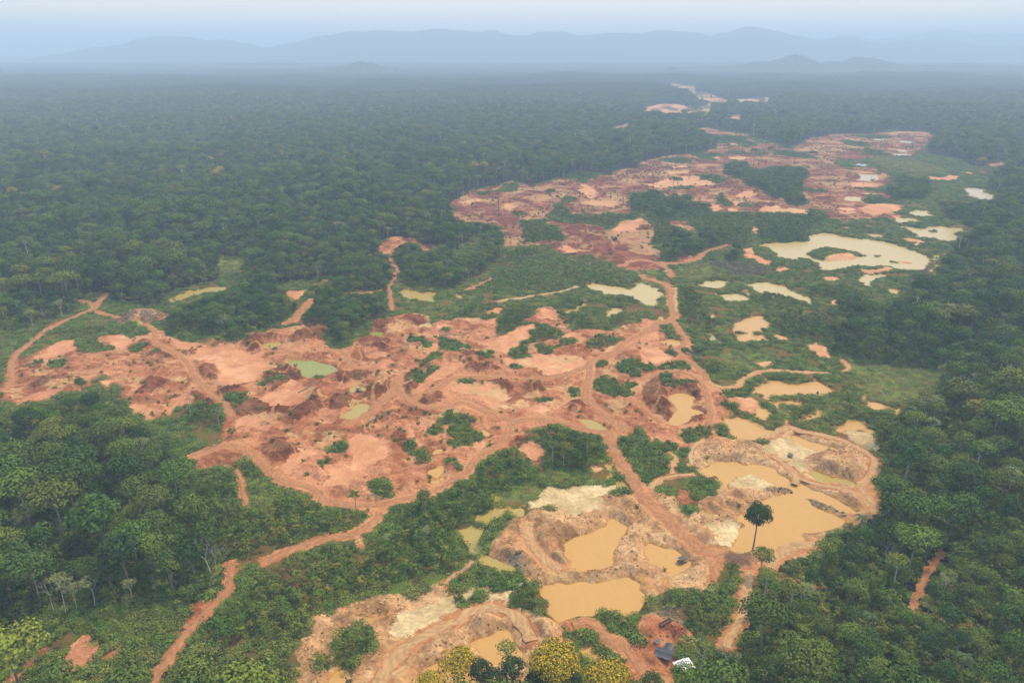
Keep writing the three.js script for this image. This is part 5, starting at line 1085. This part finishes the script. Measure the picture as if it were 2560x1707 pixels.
for (const q of chosen('small', q => q.grove || q.lone, 260)) plantThing('young_tree', q.kit, q.x, q.d, q.s, q.turn, q.tint, `${sizeWord(q.s, 0.75, 1)} ${SMALL_WORD[q.k]} ${TINT_WORD[q.tint]} young tree ${q.lone ? 'on bare soil' : 'in regrowth'} near ${nearTo(q.x, q.d)}`, 'tree', `young trees near ${nearTo(q.x, q.d)}`);
const BUSH_WORD = ['rounded', 'upright', 'low spreading'];
for (const q of chosen('bush', q => q.lone, 290)) plantThing('bush', q.kit, q.x, q.d, q.s, q.turn, q.tint, `${sizeWord(q.s, 0.8, 1.15)} ${BUSH_WORD[q.k]} ${TINT_WORD[q.tint]} bush on bare soil near ${nearTo(q.x, q.d)}`, 'bush', `bushes on soil near ${nearTo(q.x, q.d)}`);
const whole = kit => kit.whole || (kit.whole = mergeGeometries([kit.wood, kit.crown]));
function mass(name, label, category, sets, partName) {
  const root = new THREE.Group(); tag(root, label, category, null, 'stuff');
  const by = new Map(); for (const q of spots) if (sets.includes(q.set) && !q.own) { if (!by.has(q.kit)) by.set(q.kit, []); by.get(q.kit).push(q); }
  const M = new THREE.Matrix4(), Q = new THREE.Quaternion(), up = V3(0, 1, 0), C = new THREE.Color();
  for (const [kit, list] of by) {
    const im = new THREE.InstancedMesh(whole(kit), plantMat, list.length); im.name = partName; im.userData.kind = 'stuff';
    list.forEach((q, i) => { Q.setFromAxisAngle(up, q.turn); M.compose(V3(q.x, heightAt(q.x, q.d) - 0.05, -q.d), Q, V3(q.s, q.s * (0.9 + 0.2 * ((i * 7919) % 97) / 97), q.s)); im.setMatrixAt(i, M); const t = q.set === 'grey' ? [1.35, 0.82, 2.2] : TINTS[q.tint], v = 0.9 + 0.2 * ((i * 104729) % 89) / 89; im.setColorAt(i, C.setRGB(t[0] * v, t[1] * v, t[2] * v)); });
    root.add(im);
  }
  put(root, name);
}
mass('forest', 'closed rainforest canopy covering the plain', 'forest', ['big'], 'forest_canopy');
mass('undergrowth', 'green undergrowth of small trees and bushes', 'undergrowth', ['small', 'bush'], 'undergrowth_foliage');
mass('scrub', 'low green scrub covering the ground', 'scrub', ['scrub', 'grass', 'grey'], 'scrub_foliage');
{ // canopy far out on the plain: patches of crowns
  const patches = [0, 1, 2].map(no => { seed(9000 + no); const F = new Faces(); for (let k = 0; k < 26; k++) { const x = rr(-32, 32), z = rr(-32, 32), R = rr(5, 9.5), hh = rr(15, 25), v = rr(0.7, 1.3), t = [0.044 * v, 0.074 * v, 0.019 * v]; lobeLeaves(F, V3(x, hh - R * 0.6, z), R, R * 0.6, 34, 3.2, t); lobeLeaves(F, V3(x + 2, hh - R * 1.1, z), R * 0.8, R * 0.8, 14, 3.2, t); } return F.build(); });
  const list = []; seed(4242);
  const clear = (x, d) => { for (const dx of [-26, 0, 26]) for (const dd of [-26, 26]) { if (veg(x + dx, d + dd) !== 1) return false; const s = H / (H - 21); if (veg((x + dx) * s, (d + dd) * s) !== 1) return false; } return true; };
  scatter(3600, 11000, 46, (x, d) => { if (clear(x, d)) list.push([x, d]); });
  const root = new THREE.Group(); tag(root, 'far rainforest canopy fading into haze', 'forest', null, 'stuff');
  const M = new THREE.Matrix4(), Q = new THREE.Quaternion(), up = V3(0, 1, 0), C = new THREE.Color();
  patches.forEach((g, p) => { const sub = list.filter((_, i) => i % 3 === p), im = new THREE.InstancedMesh(g, plantMat, sub.length); im.name = 'forest_canopy'; im.userData.kind = 'stuff'; sub.forEach(([x, d], i) => { Q.setFromAxisAngle(up, rnd() * 6.28); M.compose(V3(x, heightAt(x, d) + 9 * (1 + noise(x / 700, d / 500)) - 9, -d), Q, V3(1, rr(0.8, 1.25), 1)); im.setMatrixAt(i, M); const v = rr(0.75, 1.25); im.setColorAt(i, C.setRGB(v, v, v)); }); root.add(im); });
  put(root, 'distant_forest');
}
console.log('plants', spots.length, JSON.stringify(spots.reduce((a, q) => (a[q.set] = (a[q.set] || 0) + 1, a), {})));
// ---------------------------------------------------------------- the camp and other single things
const mat = (c, r = 0.9, x = {}) => new THREE.MeshStandardMaterial({ color: c, roughness: r, side: THREE.DoubleSide, ...x });
const poleMat = mat('#6b5740'), blackTarp = mat('#2b2d31', 0.55), whiteTarp = mat('#b9bcbd', 0.5), greyTarp = mat('#54534f', 0.7), rustMat = mat('#5a4436', 0.8), steelMat = mat('#5d6468', 0.5, { metalness: 0.5 }), drumMat = mat('#4a4640', 0.6), logMat = mat('#6d645a', 0.95), paleLogMat = mat('#8f877b', 0.95), deckMat = mat('#7a6548', 0.9), hoseMat = mat('#26272a', 0.6);
function bar(a, b, r0, r1, m, name, parent, sides = 8) { const F = new Faces(); F.tube([a, a.clone().lerp(b, 0.5), b], [r0, (r0 + r1) / 2, r1], sides, [1, 1, 1]); const o = new THREE.Mesh(F.build(), m); o.name = name; parent.add(o); return o; }
function spot(p) { return ground(p)[0]; }
function at(p, turn = 0) { const [x, d] = spot(p), g = new THREE.Group(); g.position.set(x, heightAt(x, d), -d); g.rotation.y = turn; return g; }
// a tarpaulin stretched over a ridge: two sagging slopes with a hem, on poles
function shelter(p, turn, L, W, eave, ridge, tarp, hip, label) {
  const g = at(p, turn), N = 14, M = 12, P = [], I = [], hgt = (u, v) => { // u along the ridge, v across, -1..1
    const e = Math.max(Math.abs(v), hip ? Math.max(0, (Math.abs(u) - 0.35) / 0.65) : 0), peg = 0.16 * Math.sin((u + 1) * 4.7) * Math.abs(v);
    return mix(ridge, eave, Math.pow(e, 0.9)) - 0.18 * Math.sin(Math.PI * Math.abs(v)) - peg * 0.5 + 0.05 * noise(u * 4 + L, v * 4); };
  for (const t of [0, -0.03]) for (let i = 0; i <= N; i++) for (let j = 0; j <= M; j++) { const u = i / N * 2 - 1, v = j / M * 2 - 1, pull = 1 - 0.06 * Math.pow(Math.cos(u * 4.5), 2) * Math.abs(v); P.push(u * L / 2 * (1 + 0.03 * noise(v * 3, u * 2 + 5)), hgt(u, v) + t, v * W / 2 * pull); }
  const row = M + 1, top = (N + 1) * row;
  for (const b of [0, top]) for (let i = 0; i < N; i++) for (let j = 0; j < M; j++) { const a = b + i * row + j; I.push(a, a + 1, a + row, a + 1, a + row + 1, a + row); }
  const rim = []; for (let i = 0; i <= N; i++) rim.push(i * row); for (let j = 1; j <= M; j++) rim.push(N * row + j); for (let i = N - 1; i >= 0; i--) rim.push(i * row + M); for (let j = M - 1; j > 0; j--) rim.push(j);
  rim.forEach((a, k) => { const b = rim[(k + 1) % rim.length]; I.push(a, b, a + top, b, b + top, a + top); });
  const geo = new THREE.BufferGeometry(); geo.setAttribute('position', new THREE.Float32BufferAttribute(P, 3)); geo.setIndex(I); geo.computeVertexNormals();
  const t = new THREE.Mesh(geo, tarp); t.name = 'tarpaulin'; g.add(t);
  for (const u of [-0.86, 0.86]) { for (const v of [-0.88, 0.88]) bar(V3(u * L / 2, -0.4, v * W / 2), V3(u * L / 2, hgt(u, v) - 0.02, v * W / 2), 0.06, 0.05, poleMat, 'pole', g); if (!hip) bar(V3(u * L / 2, -0.4, 0), V3(u * L / 2, hgt(u, 0) - 0.04, 0), 0.07, 0.06, poleMat, 'pole', g); }
  bar(V3(-L * 0.44 * (hip ? 0.6 : 1), ridge - 0.1, 0), V3(L * 0.44 * (hip ? 0.6 : 1), ridge - 0.1, 0), 0.06, 0.06, poleMat, 'ridge_pole', g);
  tag(g, label, 'shelter'); put(g, 'tarpaulin_shelter');
}
shelter('m 612,1262', -0.42, 7.2, 6.2, 1.7, 3.0, blackTarp, false, 'large black tarpaulin shelter on poles in the clay camp');
shelter('m 668,1165', 1.05, 4.8, 4.0, 1.8, 2.6, blackTarp, false, 'smaller black tarpaulin shelter joined behind the large black one');
shelter('m 868,1395', 0.35, 7.6, 6.0, 1.5, 3.0, whiteTarp, true, 'white tarpaulin shelter under leaves beside the black shelters');
shelter('m 520,1108', 0.5, 2.4, 2.2, 1.2, 1.8, greyTarp, false, 'very small grey lean-to above the black shelters');
{ // a plank-walled trench
  const g = at('m 628,862', 0.62); const L = 6.4, W = 1.7;
  for (const s of [-1, 1]) { const o = new THREE.Mesh(new THREE.BoxGeometry(L, 0.9, 0.12), rustMat); o.position.set(0, 0.25, s * W / 2); o.name = 'side_board'; g.add(o); const e = new THREE.Mesh(new THREE.BoxGeometry(0.12, 0.9, W - 0.14), rustMat); e.position.set(s * (L / 2 - 0.07), 0.25, 0); e.name = 'end_board'; g.add(e); }
  const b = new THREE.Mesh(new THREE.BoxGeometry(L - 0.3, 0.1, W - 0.16), mat('#4a3020')); b.position.y = 0.08; b.name = 'bed'; g.add(b);
  tag(g, 'long brown sluice trough sunk in the red clay above the shelters', 'trough'); put(g, 'sluice_trough');
}
function log(p, q, r, label, m = logMat, group, name = 'fallen_log') { // a trunk lying from p to q with branch stubs
  const [ax, ad] = spot(p), [bx, bd] = spot(q), g = new THREE.Group(), L = Math.hypot(bx - ax, bd - ad); g.position.set(ax, heightAt(ax, ad), -ad); g.rotation.y = Math.atan2(bd - ad, bx - ax);
  const pts = [0, 0.33, 0.66, 1].map(t => V3(t * L, heightAt(mix(ax, bx, t), mix(ad, bd, t)) - heightAt(ax, ad) + r * 0.7 + 0.1, 0.3 * noise(t * 5 + ax, 2))), F = new Faces(); F.tube(pts, [r, r * 0.9, r * 0.75, r * 0.45], 8, [1, 1, 1]);
  const t = new THREE.Mesh(F.build(), m); t.name = 'stem'; g.add(t);
  for (let k = 0; k < 4; k++) { const c = pts[1].clone().lerp(pts[3], 0.2 + k * 0.22), s = k % 2 ? 1 : -1; bar(c, c.clone().add(V3(L * 0.09, 0.5 + 0.3 * k, s * L * 0.08)), r * 0.4, r * 0.15, m, 'branch', t, 5); }
  tag(g, label, 'log', group); put(g, name);
}
const LOGS = [['e 350,1545', 'e 440,1500', 0.5], ['e 430,1510', 'e 530,1465', 0.45], ['d 2190,1325', 'd 2340,1265', 0.45], ['d 2105,1510', 'd 2200,1440', 0.4], ['e 100,960', 'e 260,900', 0.5], ['e 60,930', 'e 200,990', 0.45], ['e 150,880', 'e 330,850', 0.4], ['e 2090,1420', 'e 2160,1470', 0.4], ['g 1500,190', 'g 1630,130', 0.3], ['h 1210,730', 'h 1260,860', 0.25], ['h 1190,965', 'h 1310,960', 0.25], ['m 940,1110', 'm 1080,1010', 0.3], ['m 1020,1060', 'm 1140,1000', 0.25], ['e 900,900', 'e 1080,905', 0.35], ['h 300,1080', 'h 420,1030', 0.2], ['l 90,205', 'l 140,225', 0.35]];
LOGS.forEach(([p, q, r], k) => log(p, q, r, (k < 10 ? 'weathered grey trunk lying on red clay near ' : 'weathered pale trunk lying by the scrub near ') + nearTo(...spot(p)), k < 10 ? logMat : paleLogMat, (k < 10 ? 'fallen trunks on clay near ' : 'fallen trunks by scrub near ') + nearTo(...spot(p))));
const POLES = [['m 840,970', 'm 905,1020'], ['m 345,1025', 'm 390,985'], ['m 810,1065', 'm 870,1050'], ['m 395,1395', 'm 440,1355']];
POLES.forEach(([p, q], k) => log(p, q, 0.16, 'cut pale timber pole lying in the clay camp', paleLogMat, 'cut poles in the camp', 'timber_pole'));
{ // a heap of cleared brushwood
  seed(606); const g = at('m 610,700'); for (let k = 0; k < 46; k++) { const a = rnd() * 6.28, x = rr(-8, 8), z = rr(-3.2, 3.2), l = rr(1.5, 4); bar(V3(x, rr(0.1, 0.9), z), V3(x + Math.cos(a) * l, rr(0.1, 1.3), z + Math.sin(a) * l * 0.6), 0.09, 0.03, k % 3 ? logMat : paleLogMat, 'stick', g, 4); }
  tag(g, 'heap of grey cut brushwood behind the red camp ground', 'brush heap'); put(g, 'brush_heap');
}
function raft(p, turn, label) { // mining raft: floats, deck, engine, roof, suction hose
  const g = at(p, turn); g.position.y = WATER + 0.6;
  for (const z of [-1.1, 1.1]) for (const x of [-1.6, 0, 1.6]) { const o = new THREE.Mesh(new THREE.CylinderGeometry(0.32, 0.32, 1.4, 12), drumMat); o.rotation.z = Math.PI / 2; o.position.set(x, 0.12, z); o.name = 'float_drum'; g.add(o); }
  for (let k = 0; k < 7; k++) { const o = new THREE.Mesh(new THREE.BoxGeometry(4.9, 0.08, 0.36), deckMat); o.position.set(0, 0.5, -1.26 + k * 0.42); o.name = 'deck_plank'; g.add(o); }
  const e = new THREE.Mesh(new THREE.BoxGeometry(1.3, 0.9, 0.8), steelMat); e.position.set(-0.9, 1.0, 0); e.name = 'engine'; g.add(e); const w = new THREE.Mesh(new THREE.CylinderGeometry(0.4, 0.4, 0.12, 16), hoseMat); w.rotation.z = Math.PI / 2; w.position.set(0.74, 0, 0); w.name = 'flywheel'; e.add(w);
  for (const x of [-2, 1.2]) for (const z of [-1.1, 1.1]) bar(V3(x, 0.5, z), V3(x, 2.3, z), 0.05, 0.05, poleMat, 'post', g, 6);
  const r = new THREE.Mesh(new THREE.BoxGeometry(3.8, 0.05, 2.8), mat('#47443e', 0.8)); r.position.set(-0.4, 2.35, 0); r.rotation.z = 0.06; r.name = 'roof'; g.add(r);
  const F = new Faces(); F.tube([V3(0.6, 0.9, 0.2), V3(2.4, 0.7, 0.4), V3(4.5, -0.2, 1.2), V3(7, -0.3, 2)], [0.13, 0.13, 0.13, 0.13], 8, [1, 1, 1]); const h = new THREE.Mesh(F.build(), hoseMat); h.name = 'hose'; g.add(h);
  tag(g, label, 'raft'); put(g, 'dredge_raft');
}
raft('i 312,990', 0.5, 'small roofed dredge raft floating in the small ochre pit pond');
raft('i 1105,226', 1.2, 'small dredge raft stranded on the grey silt delta');
raft('e 285,1308', 0.2, 'small dredge raft in the yellow pond among red clay heaps');
// burnt poles left standing in the northern clay
function snag(p, h, label) { const g = at(p); seed(Math.round(h * 77 + p.length)); const tk = bar(V3(0, -0.5, 0), V3(rr(-0.6, 0.6), h, 0.3), h * 0.017, h * 0.008, rustMat, 'trunk', g, 7); for (let k = 0; k < 5; k++) { const y = h * (0.72 + 0.06 * k), a = k * 2.1; bar(V3(0, y, 0), V3(Math.cos(a) * h * 0.09, y + h * 0.06, Math.sin(a) * h * 0.09), h * 0.006, h * 0.002, rustMat, 'branch', tk, 5); } tag(g, label, 'dead tree', 'dead trunks on the northern clay'); put(g, 'dead_trunk'); }
snag('e 1312,35', 33, 'tall dead trunk with stubby branches on the northern clay'); for (const [p, h] of [['t 832,765', 36], ['t 375,870', 27], ['e 1405,255', 16], ['t 1655,600', 34], ['t 130,750', 24], ['e 1240,290', 15], ['t 395,1450', 14], ['t 430,1430', 12]]) snag(p, h, 'dead pole-like trunk standing on the northern clay');
{ // dried mud split into plates
  seed(99); const poly = ground('o 660,1480 880,1190 960,1050 1060,970 1160,960 1240,1150 1130,1330 900,1480'); const root = new THREE.Group(); root.name = 'x';
  const inside = (x, d) => { let c = false; for (let i = 0, j = poly.length - 1; i < poly.length; j = i++) { const a = poly[i], b = poly[j]; if ((a[1] > d) !== (b[1] > d) && x < (b[0] - a[0]) * (d - a[1]) / (b[1] - a[1]) + a[0]) c = !c; } return c; };
  let x0 = 1e9, x1 = -1e9, d0 = 1e9, d1 = -1e9; for (const q of poly) { x0 = Math.min(x0, q[0]); x1 = Math.max(x1, q[0]); d0 = Math.min(d0, q[1]); d1 = Math.max(d1, q[1]); }
  const st = 1.55, sites = []; for (let x = x0 - st; x < x1 + st; x += st) for (let d = d0 - st; d < d1 + st; d += st) sites.push([x + rr(-0.42, 0.42) * st, d + rr(-0.42, 0.42) * st]);
  const mats = ['#9a6a4a', '#946446', '#a07050'].map(c => new THREE.MeshPhysicalMaterial({ color: c, roughness: 1, specularIntensity: 0.15, side: THREE.DoubleSide })); let n = 0;
  for (const s of sites) {
    if (!inside(s[0], s[1]) || n >= 290) continue;
    let cell = [[-3, -3], [3, -3], [3, 3], [-3, 3]].map(q => [s[0] + q[0], s[1] + q[1]]);
    for (const o of sites) { if (o === s || Math.hypot(o[0] - s[0], o[1] - s[1]) > 4.2) continue; const mx = (o[0] + s[0]) / 2, md = (o[1] + s[1]) / 2, nx = o[0] - s[0], nd = o[1] - s[1], out = []; const side = q => (q[0] - mx) * nx + (q[1] - md) * nd; for (let k = 0; k < cell.length; k++) { const a = cell[k], b = cell[(k + 1) % cell.length], fa = side(a), fb = side(b); if (fa <= 0) out.push(a); if ((fa < 0) !== (fb < 0)) { const t = fa / (fa - fb); out.push([mix(a[0], b[0], t), mix(a[1], b[1], t)]); } } cell = out; if (cell.length < 3) break; }
    if (cell.length < 3) continue;
    const F = new Faces(), y = heightAt(s[0], s[1]) + 0.07 + rr(-0.02, 0.02), rim = cell.map(q => V3(mix(s[0], q[0], 0.93), y + rr(0, 0.03), -mix(s[1], q[1], 0.93))), c = V3(s[0], y - 0.03, -s[1]);
    rim.forEach((a, k) => { const b = rim[(k + 1) % rim.length], a2 = a.clone().setY(a.y - 0.5), b2 = b.clone().setY(b.y - 0.5); F.tri(c, b, a, [1, 1, 1]); F.tri(a, b, a2, [1, 1, 1]); F.tri(b, b2, a2, [1, 1, 1]); });
    const o = new THREE.Mesh(F.build(), mats[n % 3]); o.name = 'mud_plate'; root.add(o); n++;
  }
  root.userData = { kind: 'structure', label: 'dried red mud split into plates in a clearing of low bushes', category: 'ground' }; put(root, 'cracked_mud');
}
// ---------------------------------------------------------------- clods, stones and broken roots strewn over the dug ground: too many to count
{
  seed(8181); const kinds = [0, 1, 2].map(k => { const F = new Faces(), g = new THREE.IcosahedronGeometry(0.5, 1), P = g.attributes.position, v = i => { const p = V3(P.getX(i), P.getY(i), P.getZ(i)), n = 1 + 0.5 * noise(p.x * 2.3 + k * 9, p.y * 2.3 + p.z * 2.9); return p.multiplyScalar(n).multiply(V3(1.2, 0.62, 0.95)); }; for (let i = 0; i < P.count; i += 3) F.tri(v(i), v(i + 1), v(i + 2), [1, 1, 1]); return F.build(); });
  const soil = new THREE.MeshPhysicalMaterial({ vertexColors: true, roughness: 1, specularIntensity: 0.15 }), lists = [[], [], []];
  scatter(195, 1000, 1.25, (x, d) => { const c = clsAt(x, d); if (pondAt(x, d) || look('road', x, d, 0)) return; const g = noise(x / 14 + 9, d / 14 + 2) + 0.6 * noise(x / 5, d / 5); const p = c === 7 ? 0.12 + 0.5 * smooth(-0.1, 0.7, g) : c === 6 ? 0.06 + 0.3 * smooth(0, 0.7, g) : c === 2 ? 0.03 + 0.22 * smooth(0.1, 0.8, g) : c === 11 ? 0.7 : 0; if (rnd() > p * (d > 650 ? 0.4 : 1)) return; const P = PAL[c], q = P[Math.floor(rnd() * 3)], v = rr(0.75, 1.25); lists[Math.floor(rnd() * 3)].push([x, d, (c === 11 ? 1.4 : 1) * (0.3 + 1.0 * Math.pow(rnd(), 3)) * (d > 650 ? 1.3 : 1), q[0] * v, q[1] * v, q[2] * v]); });
  const root = new THREE.Group(); tag(root, 'clods and stones strewn over the dug mine ground', 'rubble', null, 'stuff'); const M = new THREE.Matrix4(), Q = new THREE.Quaternion(), C = new THREE.Color();
  kinds.forEach((g, k) => { const im = new THREE.InstancedMesh(g, soil, lists[k].length); im.name = 'clods'; im.userData.kind = 'stuff'; lists[k].forEach(([x, d, s, r, gg, b], i) => { Q.setFromAxisAngle(V3(0, 1, 0), rnd() * 6.28); M.compose(V3(x, heightAt(x, d) + s * 0.1, -d), Q, V3(s, s, s)); im.setMatrixAt(i, M); im.setColorAt(i, C.setRGB(r, gg, b)); }); root.add(im); });
  put(root, 'clods'); console.log('clods', lists.map(l => l.length).join(' '));
}
renderer.render(scene, camera);
